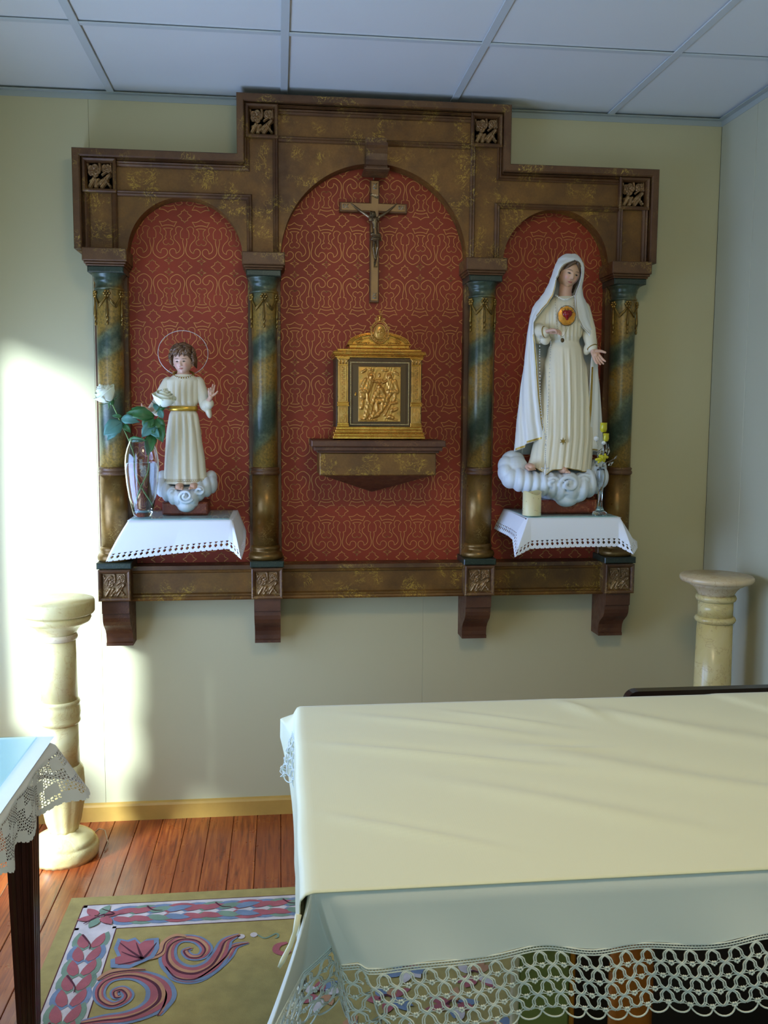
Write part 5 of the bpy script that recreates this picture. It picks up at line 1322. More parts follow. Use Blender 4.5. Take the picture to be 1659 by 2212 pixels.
for (w, a, b, yf) in ((134, 754, 752, -0.056), (130, 752, 745, -0.053), (138, 745, 742, -0.057)): at_.bbox(-hw(w), hw(w), yf, 0.06, tz(a), tz(b), 0.0015)
at_.build('attic', M['gold'], TAB)
# curved pediment: concentric mouldings and a carved ground
pd = MB(); zb_ = tz(742); W_, H_ = hw(134), tz(717)-tz(742)
def arcp(k, n=30): return [(-W_*k*cos(pi*i/n), zb_+H_*k*sin(pi*i/n)) for i in range(n+1)]
pd.prism(arcp(1.0), -0.030, 0.03)
for k, t in ((0.99, 0.0022), (0.93, 0.0014), (0.87, 0.0018), (0.66, 0.0012)): pd.tube([(p[0], -0.040, p[1]) for p in arcp(k)], t, 6)
for s in (-1, 1):
    for k in range(7):
        a = 0.30+0.075*k; pd.ell((s*W_*0.76*cos(a), -0.0305, zb_+H_*0.70*sin(a)), (0.0032, 0.0025, 0.0032), None, 6, 4)
        pd.tube([(s*W_*(0.70-0.06*k), -0.031, zb_+0.003), (s*W_*(0.66-0.06*k), -0.033, zb_+0.006+0.001*(k % 3))], 0.0014, 5)
pd.build('pediment', M['gold'], TAB)
md = MB(); mc = t_(820.5, 717, -0.20); mx_, my_ = hw(38), hw(48)
md.ell((mc.x, -0.042, mc.z), (mx_*0.60, 0.006, my_*0.68), None, 24, 10)
for k, t in ((0.66, 0.0018), (0.84, 0.0012), (1.0, 0.0024)): md.tube([(mc.x+mx_*k*cos(q), -0.042-0.003*(1-k), mc.z+my_*k*sin(q)) for q in [2*pi*i/28 for i in range(28)]], t, 6, closed=True)
for i in range(22):
    q = 2*pi*i/22; md.ell((mc.x+mx_*0.92*cos(q), -0.046, mc.z+my_*0.92*sin(q)), 0.0022, None, 6, 4)
for s in (-1, 1):      # scrolls
    for (ox, oz, r) in ((0.95, -0.55, 0.007), (1.0, 0.35, 0.005), (0.45, 1.08, 0.005)):
        md.tube([(mc.x+s*mx_*ox+r*(1-i/16)*cos(i*0.7)*s, -0.044, mc.z+my_*oz+r*(1-i/16)*sin(i*0.7)) for i in range(14)], 0.0016, 5)
md.ell((mc.x, -0.049, mc.z+0.004), (0.0060, 0.004, 0.0075), None, 10, 8)      # little winged head in the oval
for s in (-1, 1): md.ell((mc.x+s*0.0075, -0.048, mc.z-0.003), (0.005, 0.002, 0.0026), (0, s*0.5, 0), 8, 6)
md.ell((mc.x, -0.048, mc.z-0.010), (0.005, 0.002, 0.003), None, 8, 6)
for (dx, dz) in ((0, 0.006), (0.0022, 0.0035), (-0.0022, 0.0035), (0, 0.0015)): md.ell((mc.x+dx, -0.0525, mc.z+dz), 0.0008, None, 6, 4)
md.build('medallion', M['gold_relief'], TAB)
fi = MB(); fz = mc.z+my_
fi.lathe([(0.0001, 0.036), (0.0022, 0.034), (0.0022, 0.031), (0.0010, 0.029), (0.0010, 0.018), (0.0055, 0.014), (0.0060, 0.010), (0.0025, 0.006), (0.003, 0.0), (0.001, -0.004)], 12, c=(mc.x, -0.043, fz))
fi.cap((mc.x-0.009, -0.043, fz+0.016), (mc.x+0.009, -0.043, fz+0.016), 0.0014).cap((mc.x-0.006, -0.043, fz+0.030), (mc.x+0.006, -0.043, fz+0.030), 0.0010)
for s in (-1, 1): fi.tube([(mc.x+s*0.002, -0.043, fz+0.006), (mc.x+s*0.009, -0.043, fz+0.004), (mc.x+s*0.010, -0.043, fz+0.010), (mc.x+s*0.006, -0.043, fz+0.012)], 0.0011, 5)
fi.build('finial', M['gold'], TAB)
# pilasters
def pil(px):
    p = empty('pilaster', TAB); cx = t_(px, 850, -0.228).x; a = hw(22)/1
    y = -0.060
    MB().bbox(cx-hw(22), cx+hw(22), y, yF+0.004, tz(922), tz(774), 0.0012).build('pilaster_shaft', M['gold_relief'], p)
    q = MB()
    for (w, a_, b_, yf) in ((25, 922, 918, -0.066), (24, 918, 914, -0.064), (26, 878, 875.5, -0.067), (24, 875.5, 871, -0.064), (25, 871, 869, -0.066), (21, 790, 787, -0.064), (28, 776, 772.5, -0.068)):
        q.bbox(cx-hw(w), cx+hw(w), yf, yF, tz(a_), tz(b_), 0.0008)
    q.build('pilaster_mouldings', M['gold'], p)
    c = MB()
    for s in (-1, 0, 1):
        c.tube([(cx+s*hw(12), y-0.002, tz(787)), (cx+s*hw(14), y-0.006, tz(781)), (cx+s*hw(19), y-0.009, tz(777.5)), (cx+s*hw(21), y-0.006, tz(780))], [0.0030, 0.0032, 0.0028, 0.0012], 6)
    for s in (-1, 1): c.ell((cx+s*hw(21), y-0.006, tz(776.5)), (0.0034, 0.003, 0.0034), None, 8, 6)
    c.build('pilaster_capital', M['gold_relief'], p)
    r = MB()
    fr_ = [(cx-hw(14), tz(866)), (cx+hw(14), tz(866)), (cx+hw(14), tz(792)), (cx-hw(14), tz(792))]
    r.tube([(a, y-0.001, b) for a, b in fr_], 0.0013, 5, closed=True)
    for i in range(17):
        z = tz(795+4.2*i); s = 1 if i % 2 else -1
        r.ell((cx, y-0.0005, z), (0.0020, 0.002, 0.0028), None, 6, 4); r.ell((cx+s*0.0040, y-0.0005, z+0.001), (0.0030, 0.0018, 0.0018), (0, s*0.6, 0), 6, 4); r.ell((cx-s*0.0045, y-0.0003, z-0.001), (0.0018, 0.0015, 0.0022), None, 6, 4)
    r.tube([(a, y-0.001, b) for a, b in [(cx-hw(14), tz(912)), (cx+hw(14), tz(912)), (cx+hw(14), tz(881)), (cx-hw(14), tz(881))]], 0.0012, 5, closed=True)
    r.tube([(a, y-0.001, b) for a, b in [(cx, tz(911)), (cx+hw(12), tz(896.5)), (cx, tz(882)), (cx-hw(12), tz(896.5))]], 0.0012, 5, closed=True)
    r.tube([(a, y-0.001, b) for a, b in [(cx, tz(904)), (cx+hw(6), tz(896.5)), (cx, tz(889)), (cx-hw(6), tz(896.5))]], 0.0009, 5, closed=True); r.ell((cx, y-0.001, tz(896.5)), (0.002, 0.002, 0.002), None, 6, 4)
    o = r.build('pilaster_relief', M['gold_relief'], p); o['kind'] = 'stuff'
pil(741.5); pil(899.5)
# door: beaded frame, dark field, relief plate
dcx = t_(820.5, 850, -0.222).x
dr = empty('door', TAB)
MB().bbox(dcx-hw(126), dcx+hw(126), -0.0585, -0.05, tz(918), tz(782), 0.001).build('door_field', M['dark_gold'], dr)
M['gloss_field'] = plain('dark_glossy_field', srgb(92, 66, 32), 0.3, 0.4)
for (a, b) in ((-58, -43), (45, 57)):
    MB().bbox(dcx+hw(2*a), dcx+hw(2*b), -0.0600, -0.057, tz(914), tz(787), 0.0006).build('glossy_strip', M['gloss_field'], dr)
bd = MB(); rect = [(dcx-hw(126), tz(917)), (dcx+hw(126), tz(917)), (dcx+hw(126), tz(783)), (dcx-hw(126), tz(783))]
for i in range(4):
    a, b = Vector(rect[i]), Vector(rect[(i+1) % 4]); n = int((b-a).length/0.0042)
    for k in range(n): c = a.lerp(b, k/n); bd.ell((c.x, -0.0605, c.y), (0.0021, 0.0020, 0.0021), None, 6, 4)
o = bd.build('beaded_frame', plain('pale_gold_beading', srgb(214, 184, 120), 0.35, 0.3), dr); o['kind'] = 'stuff'
x0_, x1_ = dcx-hw(89), dcx+hw(87); zz0, zz1 = tz(909), tz(794)
MB().bbox(x0_-0.003, x1_+0.003, -0.0625, -0.058, zz0-0.003, zz1+0.003, 0.0012).build('plate_edge', M['gold_relief'], dr)
asp = (zz1-zz0)/(x1_-x0_)
FIG = []      # (ax, ay, bx, by, r, h) with x in -1..1 and y in -asp..asp
def fg(*a): FIG.append(a)
def Pq(px, py): return ((px-20.0-640)/1.0, 0)
def q_(cx_, cy_): return ((cx_-830)/202.0, -(cy_-877)/202.0)     # from the enlarged view of the plate
def seg(x1, y1, x2, y2, r, h): a = q_(x1, y1); b = q_(x2, y2); FIG.append((a[0], a[1], b[0], b[1], r, h))
for s in ((745, 708, 745, 712, .11, .9), (735, 750, 700, 830, .20, .55), (700, 830, 670, 900, .15, .6), (690, 740, 650, 830, .12, .5), (740, 745, 830, 760, .055, .75), (830, 760, 860, 755, .05, .7), (650, 850, 700, 850, .13, .8), (700, 850, 715, 940, .07, .8), (660, 860, 655, 900, .10, .6),
          (930, 700, 930, 704, .11, .9), (930, 745, 950, 800, .19, .55), (900, 745, 860, 765, .055, .7), (980, 750, 1000, 830, .10, .5), (920, 850, 1000, 850, .12, .8), (940, 870, 900, 920, .10, .6), (985, 870, 975, 930, .08, .7),
          (825, 800, 825, 806, .10, .95), (825, 830, 800, 890, .15, .7), (845, 830, 880, 910, .13, .7), (790, 860, 770, 930, .10, .65), (820, 900, 860, 905, .10, .8), (860, 870, 880, 940, .09, .75),
          (770, 945, 900, 945, .13, .6), (720, 970, 700, 1080, .13, .7), (750, 970, 740, 1060, .10, .6), (800, 960, 810, 1040, .08, .7), (860, 960, 850, 1040, .08, .7), (900, 970, 800, 1090, .09, .55), (940, 960, 880, 1080, .06, .5), (700, 1080, 690, 1110, .10, .7), (780, 1060, 760, 1100, .13, .6), (820, 1080, 740, 1110, .08, .6),
          (825, 680, 825, 700, .05, .8), (800, 740, 850, 740, .06, .6), (690, 640, 660, 660, .06, .45), (730, 635, 760, 645, .05, .4), (860, 640, 900, 645, .05, .4), (980, 660, 1010, 680, .06, .45), (660, 950, 650, 1010, .09, .5), (1000, 1020, 960, 1040, .08, .5), (955, 1030, 955, 1034, .07, .8), (930, 1095, 960, 1110, .09, .8), (900, 1105, 1000, 1130, .05, .4), (640, 1125, 800, 1130, .04, .4), (1000, 960, 940, 970, .05, .6)): seg(*s)
def relief(u, v):
    h = bumps(u, v, FIG); g_ = 0.07*sin(38*u+22*v)*min(1, h*2)+0.05*sin(11*v-30*u+4*sin(7*u))
    for (cx_, cy_, r_) in ((745, 702, 0.17), (930, 697, 0.16)):
        a = q_(cx_, cy_); d = sqrt((u-a[0])**2+(v-a[1])**2)
        if abs(d-r_) < 0.018: h = max(h, 0.35)
    return h+g_
pl = MB().grid(96, 128, lambda a, b: (lerp(x0_, x1_, a), -0.0630-0.0075*max(0, relief(a*2-1, (b*2-1)*asp)), lerp(zz0, zz1, b)))
pl.build('relief_plate', M['gold_relief'], dr)
MB().ell((dcx-hw(105), -0.0615, tz(852)), (0.0035, 0.002, 0.007), None, 8, 6).build('key_plate', M['gold'], dr)
TAB.location = TO

# ================================================================= crucifix hanging above it
KO = at(811.5, 447, -0.032); KO.y = -0.032
CR = thing('crucifix', 'wooden crucifix with a bronze figure hanging in the middle niche above the tabernacle', 'crucifix', KO)
def k_(px, py, y=-0.06): return at(px, py, y)-KO
M['walnut'] = plain('walnut_board', srgb(98, 58, 28), 0.4, 0, (60, 0.1), (20, 0.15)); M['oak'] = plain('light_oak_inlay', srgb(150, 104, 46), 0.35, 0, (60, 0.1), (20, 0.12)); M['silver'] = plain('worn_silver', srgb(176, 160, 134), 0.28, 0.8, (300, 0.5))
M['bronze'] = gilt('bronze_figure', srgb(96, 74, 50), srgb(150, 124, 90), srgb(226, 204, 170), 0.6, 0.8, 0.3)
xv0, xv1 = k_(799.5, 550).x, k_(819.5, 550).x; zt_, zb2 = k_(810, 389).z, k_(810, 653).z; xh0, xh1 = k_(734, 447).x, k_(880, 447).x; zh0, zh1 = k_(811, 458.5).z, k_(811, 437.5).z
MB().bbox(xv0, xv1, -0.022, 0, zb2, zt_, 0.002).bbox(xh0, xh1, -0.0215, 0, zh0, zh1, 0.002).build('backing_board', M['walnut'], CR)
ins = 0.0042
MB().bbox(xv0+ins, xv1-ins, -0.026, -0.02, zb2+0.006, zt_-0.002, 0.001).bbox(xh0+ins+0.002, xh1-ins-0.002, -0.0258, -0.02, zh0+ins+0.001, zh1-ins+0.001, 0.001).build('inlaid_cross', M['oak'], CR)
def ix(cx_, cz_, rot90):
    q = MB(); w, h = 0.0098, 0.0068
    bars = [(-w, -h, -w, h), (-w*0.62, -h, -w*0.62, h), (-w*0.35, -h, w*0.35, h), (-w*0.35, h, w*0.35, -h), (w*0.62, -h, w*0.62, h), (w, -h, w, h)]
    bars = [(-w, -h, -w, h), (-w*0.72, -h, -w*0.72, h), (-w*0.35, -h, w, h), (-w*0.35, h, w, -h), (-w*0.20, -h, w*0.85, h)]
    for (a, b, c, d) in bars:
        if rot90: a, b, c, d = b, a, d, c
        q.tube([(cx_+a, -0.0275, cz_+b), (cx_+c, -0.0275, cz_+d)], 0.0011, 5)
    if rot90: q.tube([(cx_-h, -0.0275, cz_-w*1.1), (cx_+h, -0.0275, cz_-w*1.1)], 0.0009, 5)
    q.build('metal_end_mark', M['silver'], CR)
ix(xh0+0.021, (zh0+zh1)/2+0.002, False); ix(xh1-0.021, (zh0+zh1)/2+0.002, False); ix((xv0+xv1)/2, zt_-0.020, True); ix((xv0+xv1)/2, zb2+0.024, True)
sc = MB(); c = k_(808.5, 421)
sc.grid(16, 3, lambda a, b: (c.x-0.0145+0.029*a, -0.0285-0.002*sin(a*2*pi), c.z+0.0045-0.0075*a-0.0085*b+0.0015*sin(a*6.2))); sc = sc.build('scroll', M['dark_metal'], CR); solid(sc, 0.0012, 0)
def text_mesh(body, size, name, m, parent, loc, rot):
    cu = bpy.data.curves.new('t', 'FONT'); cu.body = body; cu.size = size; cu.extrude = 0.0004; cu.align_x = 'CENTER'; cu.align_y = 'CENTER'; cu.resolution_u = 2
    o = bpy.data.objects.new('t', cu); COL.objects.link(o); bpy.context.view_layer.update()
    me = bpy.data.meshes.new_from_object(o.evaluated_get(bpy.context.evaluated_depsgraph_get())); bpy.data.objects.remove(o)
    me.materials.clear(); me.materials.append(m); me.name = name
    o = bpy.data.objects.new(name, me); COL.objects.link(o); o.parent = parent; o.location = loc; o.rotation_euler = rot; return o
text_mesh('INRI', 0.0115, 'scroll_lettering', M['silver'], CR, (c.x+0.0005, -0.0325, c.z-0.0030), (pi/2, 0.22, 0))
co = MB()
H_ = k_(804, 460, -0.075); 
co.ell(k_(805, 463, -0.080), (0.0085, 0.0085, 0.011), (0.3, 0.25, 0), 14, 10)
co.chain([k_(764, 444, -0.060), k_(779, 456, -0.068), k_(797, 468, -0.074)], [0.0030, 0.0042, 0.0062], 10)
co.chain([k_(851, 446, -0.060), k_(838, 457, -0.068), k_(819, 469, -0.074)], [0.0030, 0.0042, 0.0062], 10)
co.cap(k_(760, 441, -0.060), k_(764, 444, -0.060), 0.0026, 0.0030).cap(k_(854, 443, -0.060), k_(851, 446, -0.060), 0.0026, 0.0030)
for s_, bx_, by_ in ((-1, 760, 441), (1, 854, 443)):
    for d_ in (-2, 0, 2): co.cap(k_(bx_, by_, -0.060), k_(bx_+s_*3.5+0.3*d_, by_-3.5+d_, -0.061), 0.0010, 0.0007, 6)
co.cap(k_(801, 474, -0.072), k_(816, 474, -0.072), 0.0085, 0.0085, 12); co.cap(k_(809, 476, -0.075), k_(810, 490, -0.075), 0.0125, 0.0100, 14); co.cap(k_(810, 490, -0.074), k_(811, 506, -0.073), 0.0090, 0.0105, 14)
co.ell(k_(806, 479, -0.083), (0.005, 0.003, 0.0045)).ell(k_(813, 479, -0.083), (0.005, 0.003, 0.0045))
co.chain([k_(808, 512, -0.074), k_(807, 535, -0.084), k_(810, 556, -0.072), k_(811, 562, -0.072)], [0.0072, 0.0052, 0.0034, 0.0032], 10)
co.chain([k_(815, 512, -0.074), k_(816, 534, -0.084), k_(812.5, 556, -0.070), k_(812, 562, -0.072)], [0.0072, 0.0052, 0.0034, 0.0032], 10)
co.cap(k_(811, 562, -0.074), k_(811, 569, -0.084), 0.0036, 0.0030, 8)
o = co.build('figure', M['bronze'], CR); remesh(o, 0.0009, 1)
hq = MB()
for k in range(14):
    a = k*0.45; hq.tube([k_(805+4.5*cos(a), 457+3*sin(a)*0.5, -0.080-0.006*sin(a)), k_(805+5.8*cos(a), 463, -0.080-0.008*sin(a)), k_(806+6*cos(a), 470, -0.079-0.007*sin(a))], [0.0016, 0.0022, 0.0010], 6)
hq.tube([k_(805+5*cos(q), 459, -0.080-0.0085*sin(q)) for q in [2*pi*i/14 for i in range(14)]], 0.0014, 5, closed=True)
hq.build('hair_and_thorns', M['dark_metal'], CR)
lo = MB(); lo.chain([k_(804, 506, -0.076), k_(818, 508, -0.076)], [0.0072, 0.0072]); lo.chain([k_(805, 516, -0.077), k_(817, 516, -0.077)], [0.0078, 0.0078]); lo.cap(k_(820, 507, -0.078), k_(823, 520, -0.072), 0.0042, 0.0026)
for k in range(4): lo.tube([k_(803, 504+4*k, -0.090), k_(811, 507+4*k, -0.093), k_(820, 505+4*k, -0.090)], 0.0013, 5)
o = lo.build('loincloth', M['bronze'], CR); remesh(o, 0.0011, 1)
MB().bbox(k_(807.5, 572, -0.06).x, k_(815, 572, -0.06).x, -0.036, -0.026, k_(811, 577, -0.06).z, k_(811, 566, -0.06).z, 0.001).build('foot_rest', M['dark_metal'], CR)
MB().tube([(k_(808, 389).x, -0.012, zt_-0.002), (k_(808, 383).x, -0.014, zt_+0.008), (k_(808, 380).x, -0.018, zt_+0.016)], 0.0012, 6).build('hanging_wire', M['silver'], CR)

# ================================================================= vase with two white roses
VX = at(306, 1000, -0.285); VB = GT
VAS = thing('vase', 'clear glass vase half full of water holding two white roses on the left shelf', 'vase', (VX.x, -0.285, VB))
def glass(name, col=(1, 1, 1), rough=0.0, ior=1.45):
    t = NT(name); t.set(Base_Color=col, Roughness=rough, IOR=ior, Transmission_Weight=1.0); return t.m
M['glass'] = glass('clear_glass', (0.97, 0.985, 1.0)); M['water'] = glass('water', (0.98, 0.99, 1.0), 0, 1.33)
SV = 3.158/1992.66
def vz(py): return at(306, py, -0.285).z-VB
prof_o = [(1117, 17.5), (1113, 20), (1100, 23), (1075, 28.5), (1045, 33), (1015, 35.3), (1000, 35.4), (985, 34), (970, 30.5), (955, 25), (951, 23.2)]
off0 = vz(1117)
def vzz(py): return (vz(py)-off0)*1.0
go = [(r*SV, max(0, vzz(py))) for py, r in prof_o]
gi = [(max(0.0005, r*SV-0.0026), max(0.014, vzz(py))) for py, r in prof_o[::-1]]; gi = [g for i, g in enumerate(gi) if g[1] > 0.0141]+[(0.020, 0.0142), (0.0006, 0.0140)]
MB().lathe([(0.0005, 0.0)]+go+[(go[-1][0]-0.0013, go[-1][1]+0.001)]+gi, 64).build('glass_body', M['glass'], VAS)
zw = vzz(1001)
wi = [(0.0005, 0.0146), (0.0196, 0.0148)]+[(max(0.0005, r*SV-0.0030), vzz(py)) for py, r in prof_o if 0.016 < vzz(py) < zw]+[(34.9*SV-0.0030, zw), (0.0005, zw)]
MB().lathe(wi, 64).build('water', M['water'], VAS)
# roses
M['petal'] = plain('white_rose_petal', srgb(240, 243, 214), 0.55, 0, (90, 0.15, 0.0006), None, Subsurface_Weight=0.25, Subsurface_Radius=(0.01, 0.01, 0.006), Subsurface_Scale=0.4)
M['leaf'] = plain('rose_leaf', srgb(44, 92, 42), 0.42, 0, (120, 0.2), (25, 0.25)); M['leaf_b'] = plain('rose_leaf_underside', srgb(74, 122, 108), 0.5, 0, (120, 0.2), (25, 0.15)); M['stem'] = plain('rose_stem', srgb(104, 132, 62), 0.45)
def petal_mesh(mb, c, ax, R, H, ang, open_, curl, wd):
    ax = Vector(ax).normalized(); u = ax.orthogonal().normalized(); v = ax.cross(u)
    def fn(a, b):
        t = b; w = (a*2-1); an = ang+w*wd*(0.35+0.65*sin(min(1, t*1.25)*pi/2)); rad = R*(0.10+0.90*sin(pi*0.66*t)**0.75 if t > 0 else 0.10)+open_*R*t**3+curl*R*max(0, t-0.70)*2.0
        rad *= 1-0.06*w*w*0; h = H*(t-0.12*w*w*t*t-0.25*max(0, t-0.85)*curl*3)
        return c+ax*h+(u*cos(an)+v*sin(an))*rad
    mb.grid(9, 10, fn)
def rose_flower(label, c, ax, R, H, seed):
    r5 = random.Random(seed); mbs = []
    rt2 = thing('rose', label, 'rose', c)
    o0 = Vector((0, 0, 0))
    for ring_, (n, rr, hh, op_, cu, wd) in enumerate(((2, 0.24, 1.16, -0.05, 0.0, 1.9), (3, 0.42, 1.12, -0.12, 0.0, 1.3), (3, 0.62, 1.04, -0.10, 0.04, 1.25), (4, 0.82, 0.92, -0.04, 0.12, 1.05), (4, 0.98, 0.76, 0.04, 0.30, 0.95))):
        for k in range(n):
            mb = MB(); petal_mesh(mb, o0, ax, R*rr*r5.uniform(0.96, 1.04), H*hh*r5.uniform(0.96, 1.03), 2*pi*k/n+ring_*0.75+r5.uniform(-0.1, 0.1), op_, cu*r5.uniform(0.6, 1.5), wd)
            p = mb.build('petal', M['petal'], rt2); solid(p, 0.0006, 0)
    sp = MB(); A = Vector(ax).normalized(); u = A.orthogonal().normalized(); v = A.cross(u)
    sp.ell(-A*0.002, (R*0.30, R*0.30, R*0.32), None, 10, 8)
    sp.build('calyx', M['leaf'], rt2)
    for k in range(4):
        an = 2*pi*k/4+0.5; d = u*cos(an)+v*sin(an); q = MB()
        pts = [A*0.0, d*R*0.55+A*0.002, d*R*0.95+A*0.004*(1 if k % 2 else -2), d*R*1.35+A*(0.012 if k % 2 else -0.010)]; wds = [0.003, 0.0035, 0.0022, 0.0004]; s_ = A.cross(d)
        q.add([p+s_*w*sg for p, w in zip(pts, wds) for sg in (1, -1)], [(i*2, i*2+1, i*2+3, i*2+2) for i in range(3)], True); solid(q.build('sepal', M['leaf'], rt2), 0.0006, 0)
    return rt2
def w_(px, py, y): return at(px, py, y)
R1 = w_(240, 867, -0.285); A1 = (w_(217, 838, -0.300)-R1).normalized()
rose1 = rose_flower('white rose leaning left in front of the leftmost column', R1, A1, 0.034, 0.056, 2)
R2 = w_(350, 879, -0.285); A2 = (w_(358, 838, -0.302)-R2).normalized()
rose2 = rose_flower('white rose in front of the boy statue sleeve', R2, A2, 0.035, 0.055, 8)
def stem(rt, R0, pts, rad=0.0021):
    P = [w_(*p)-R0 for p in pts]; MB().tube(curve([Vector((0, 0, 0))]+P, 6), rad, 8).build('stem', M['stem'], rt)
stem(rose1, R1, [(252, 893, -0.283), (264, 920, -0.283), (277, 948, -0.284), (290, 985, -0.285), (295, 1018, -0.286), (305, 1048, -0.284), (322, 1085, -0.280), (330, 1104, -0.278)])
stem(rose2, R2, [(345, 895, -0.285), (336, 915, -0.286), (326, 945, -0.287), (321, 985, -0.288), (317, 1018, -0.292), (307, 1045, -0.295), (298, 1075, -0.290), (292, 1102, -0.288)])
def leaf(rt, R0, base, tip, wpx, m, bend=0.3, nrm=(0, -1, 0.2)):
    B = w_(*base)-R0; T = w_(*tip)-R0; d = T-B; Lh = d.length; d.normalize(); N = Vector(nrm); N = (N-d*N.dot(d)).normalized(); S = d.cross(N); W = wpx*SV/2
    prof_ = [(0, .03), (.08, .45), (.2, .8), (.38, 1.0), (.55, .96), (.72, .72), (.86, .40), (1, .0)]
    mb = MB(); vs = []
    for i, (t, w) in enumerate(prof_):
        c = B+d*Lh*t+N*(sin(pi*t)*Lh*bend*0.4)
        for k in (-1, -0.5, 0, 0.5, 1): vs.append(c+S*W*w*k*(1.06 if i % 2 else 0.96 if abs(k) == 1 else 1)+N*abs(k)*W*w*0.28)
    fs = [(i*5+k, i*5+k+1, (i+1)*5+k+1, (i+1)*5+k) for i in range(len(prof_)-1) for k in range(4)]
    mb.add(vs, fs, True); mb.tube([B+d*Lh*t+N*(sin(pi*t)*Lh*bend*0.4+0.0004) for t in (0, .25, .5, .75, .95)], [0.0008, 0.0007, 0.0005, 0.0004, 0.0002], 5)
    solid(mb.build('leaf', m, rt), 0.0005, 0)
LF1 = [((264, 912, -0.284), (224, 940, -0.300), 34, 'leaf_b', 0.3), ((262, 908, -0.283), (232, 952, -0.292), 24, 'leaf_b', 0.2), ((266, 915, -0.283), (283, 935, -0.290), 13, 'leaf', 0.5), ((264, 900, -0.282), (242, 898, -0.28), 9, 'leaf', 0.3),
       ((262, 905, -0.283), (303, 912, -0.300), 20, 'leaf_b', 0.6), ((278, 950, -0.290), (318, 952, -0.320), 13, 'leaf', 0.4)]
LF2 = [((334, 900, -0.286), (272, 892, -0.290), 26, 'leaf', 0.5), ((326, 896, -0.286), (283, 882, -0.285), 20, 'leaf', 0.3), ((330, 900, -0.286), (310, 928, -0.300), 26, 'leaf', 0.3), ((336, 912, -0.286), (306, 945, -0.305), 26, 'leaf_b', 0.3),
       ((338, 915, -0.287), (352, 956, -0.310), 28, 'leaf', 0.3), ((336, 905, -0.287), (356, 930, -0.295), 22, 'leaf', 0.3), ((332, 935, -0.288), (318, 985, -0.322), 24, 'leaf', 0.3), ((345, 890, -0.286), (331, 872, -0.270), 10, 'leaf_b', 0.4), ((344, 885, -0.286), (352, 905, -0.290), 14, 'leaf_b', 0.3), ((333, 915, -0.287), (322, 925, -0.310), 14, 'leaf', 0.4), ((322, 975, -0.290), (334, 968, -0.300), 8, 'stem', 0.4), ((330, 930, -0.288), (345, 945, -0.325), 18, 'leaf_b', 0.3)]
for b_, t_2, w, m, bd_ in LF1: leaf(rose1, R1, b_, t_2, w, M[m], bd_)
for b_, t_2, w, m, bd_ in LF2: leaf(rose2, R2, b_, t_2, w, M[m], bd_)

# ================================================================= candle and glass flower vase on the right shelf
CO = at(1148.5, 1105, -0.318); CAN = thing('candle', 'short cream pillar candle with an uneven top standing on the right shelf', 'candle', (CO.x, -0.318, GT))
M['wax'] = plain('cream_wax', srgb(222, 212, 166), 0.4, 0, (60, 0.1), None, Subsurface_Weight=0.35, Subsurface_Radius=(0.03, 0.02, 0.008), Subsurface_Scale=0.6)
SC = 3.125/1992.66; hC = 53*SC; rC = 20.5*SC
def ctop(a): return hC+0.0035*sin(a*2+0.6)-0.0065*max(0, cos(a+pi/2-0.2))**3
q = MB(); n = 48; vs = []
for (r, z) in ((rC*0.98, 0), (rC, 0.002), (rC, None), (rC*0.93, 'i'), (rC*0.86, 'j'), (0.0005, 'k')):
    for k in range(n):
        a = 2*pi*k/n; zt2 = ctop(a); zz_ = z if isinstance(z, (int, float)) else {None: zt2-0.001, 'i': zt2, 'j': hC-0.016, 'k': hC-0.018}[z]; vs.append((r*cos(a), r*sin(a), zz_))
q.add(vs, [(j*n+k, j*n+(k+1) % n, (j+1)*n+(k+1) % n, (j+1)*n+k) for j in range(5) for k in range(n)]+[tuple(range(n-1, -1, -1))], True)
q.build('wax_body', M['wax'], CAN); MB().tube([(0, 0, hC-0.018), (0.0005, 0, hC-0.006)], 0.0009, 6).build('wick', M['black_wood'], CAN)
sp = MB(); r6 = random.Random(4)
for k in range(16): a = r6.uniform(0, 2*pi); sp.ell((rC*cos(a), rC*sin(a), r6.uniform(0.005, hC-0.01)), (0.0009, 0.0009, 0.0012), None, 6, 4)
o = sp.build('fleck', M['dark_metal'], CAN); o['kind'] = 'stuff'
GO = at(1295, 1112, -0.300); GV = thing('glass_ornament', 'slender clear glass vase with yellow glass flowers at the right end of the right shelf', 'ornament', (GO.x, -0.300, GT))
def g_(px, py, y=-0.300): return at(px, py, y)-Vector((GO.x, -0.300, GT))
gz = g_(1295, 1111).z
def gp(py, w): return (w*3.143/1992.66, g_(1295, py).z-gz)
sway = MB().lathe([(0.0004, 0.0)]+[gp(py, w) for py, w in ((1111, 16.5), (1107, 15), (1102, 9), (1094, 6), (1080, 5), (1062, 5.5), (1048, 7.5), (1036, 10), (1026, 10.5), (1018, 9), (1013, 8.2))]+[gp(1013, 7.2)]+[gp(py, w) for py, w in ((1018, 7.8), (1026, 9.0), (1036, 8.4), (1048, 5.5), (1060, 2.5))]+[(0.0004, gp(1064, 1)[1])], 32, rfun=lambda r, z, a: r*(1+0.06*cos(5*a+z*30)))
sway.build('glass_stem', M['glass'], GV)
M['yellow_glass'] = plain('yellow_glass', srgb(226, 214, 40), 0.12, 0, None, None, Transmission_Weight=0.35)
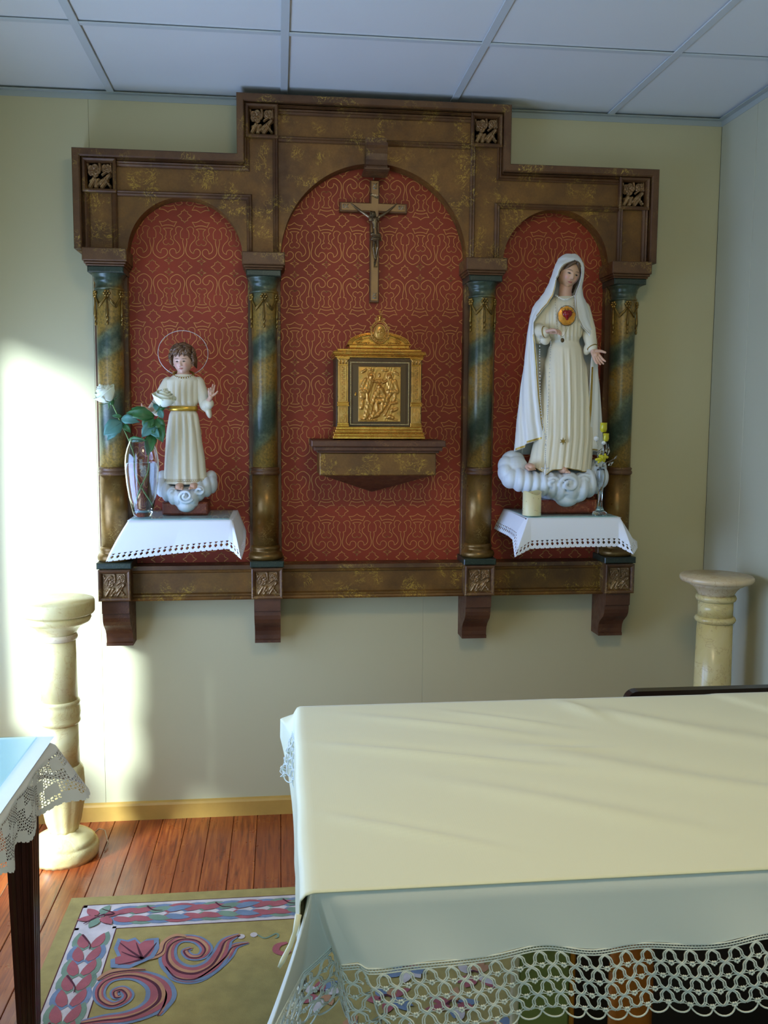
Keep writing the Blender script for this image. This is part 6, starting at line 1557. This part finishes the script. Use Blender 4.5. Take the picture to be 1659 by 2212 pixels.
def tulip(px, py, w, h, y=-0.300):
    c = g_(px, py, y); S_ = 3.143/1992.66; q = MB()
    q.lathe([(0.0005, -h/2*S_), (w*0.35*S_, -h*0.45*S_), (w*0.5*S_, -h*0.15*S_), (w*0.46*S_, h*0.2*S_), (w*0.50*S_, h*0.5*S_)], 20, c=c, rfun=lambda r, z, a: r*(1+0.10*cos(3*a)))
    solid(q.build('yellow_flower', M['yellow_glass'], GV), 0.001, 0)
tulip(1303.5, 923.5, 15, 21); tulip(1308.5, 945, 13, 18, -0.298)
q = MB()
c = g_(1300, 990, -0.308)
for ring_, (n, r_, h_) in enumerate(((4, 0.006, 0.006), (5, 0.012, 0.004), (6, 0.018, 0.001))):
    for k in range(n):
        a = 2*pi*k/n+ring_*0.5; q.ell((c.x+r_*cos(a), c.y-h_-0.003*sin(a), c.z+r_*0.62*sin(a)+r_*0.25*cos(a)), (0.0065, 0.003, 0.005), (0, -a, 0), 10, 6)
q.build('yellow_flower', M['yellow_glass'], GV)
M['crystal'] = plain('crystal_bead', (0.9, 0.92, 0.92), 0.05, 0.55)
for (px, py, r) in ((1288.5, 947, 6.2), (1304, 956.5, 5.0)):
    c = g_(px, py); q = MB(); q.ell(c, r*SC, None, 8, 6); q.sm = [False]*len(q.f); q.build('crystal_bead', M['crystal'], GV)
q = MB()
for a in ([(1295, 1015), (1298, 1000), (1303, 975), (1303, 935)], [(1296, 1012), (1300, 990), (1309, 968), (1309, 955)], [(1294, 1012), (1291, 985), (1292, 965), (1289, 953)], [(1297, 1012), (1308, 1000), (1318, 996), (1328, 990)], [(1296, 1012), (1303, 985), (1304, 962)]):
    q.tube(curve([g_(*p) for p in a], 4), 0.0012, 6)
q.build('glass_twigs', M['glass'], GV)
for (a, b, w) in (((1312, 985), (1314, 958), 10), ((1313, 1006), (1326, 997), 8), ((1292, 1010), (1284, 993), 10), ((1300, 1008), (1310, 1000), 9), ((1290, 985), (1300, 968), 8), ((1327, 992), (1333, 984), 4)):
    B, T = g_(*a), g_(*b); d = T-B; s_ = Vector((-d.z, 0, d.x)).normalized()*w*SC/2; q = MB()
    q.add([B, B+d*0.4+s_, B+d*0.4-s_, T, B+d*0.4+Vector((0, -0.002, 0))], [(0, 1, 4), (0, 4, 2), (1, 3, 4), (4, 3, 2)], True); solid(q.build('glass_leaf', M['glass'], GV), 0.0012, 0)
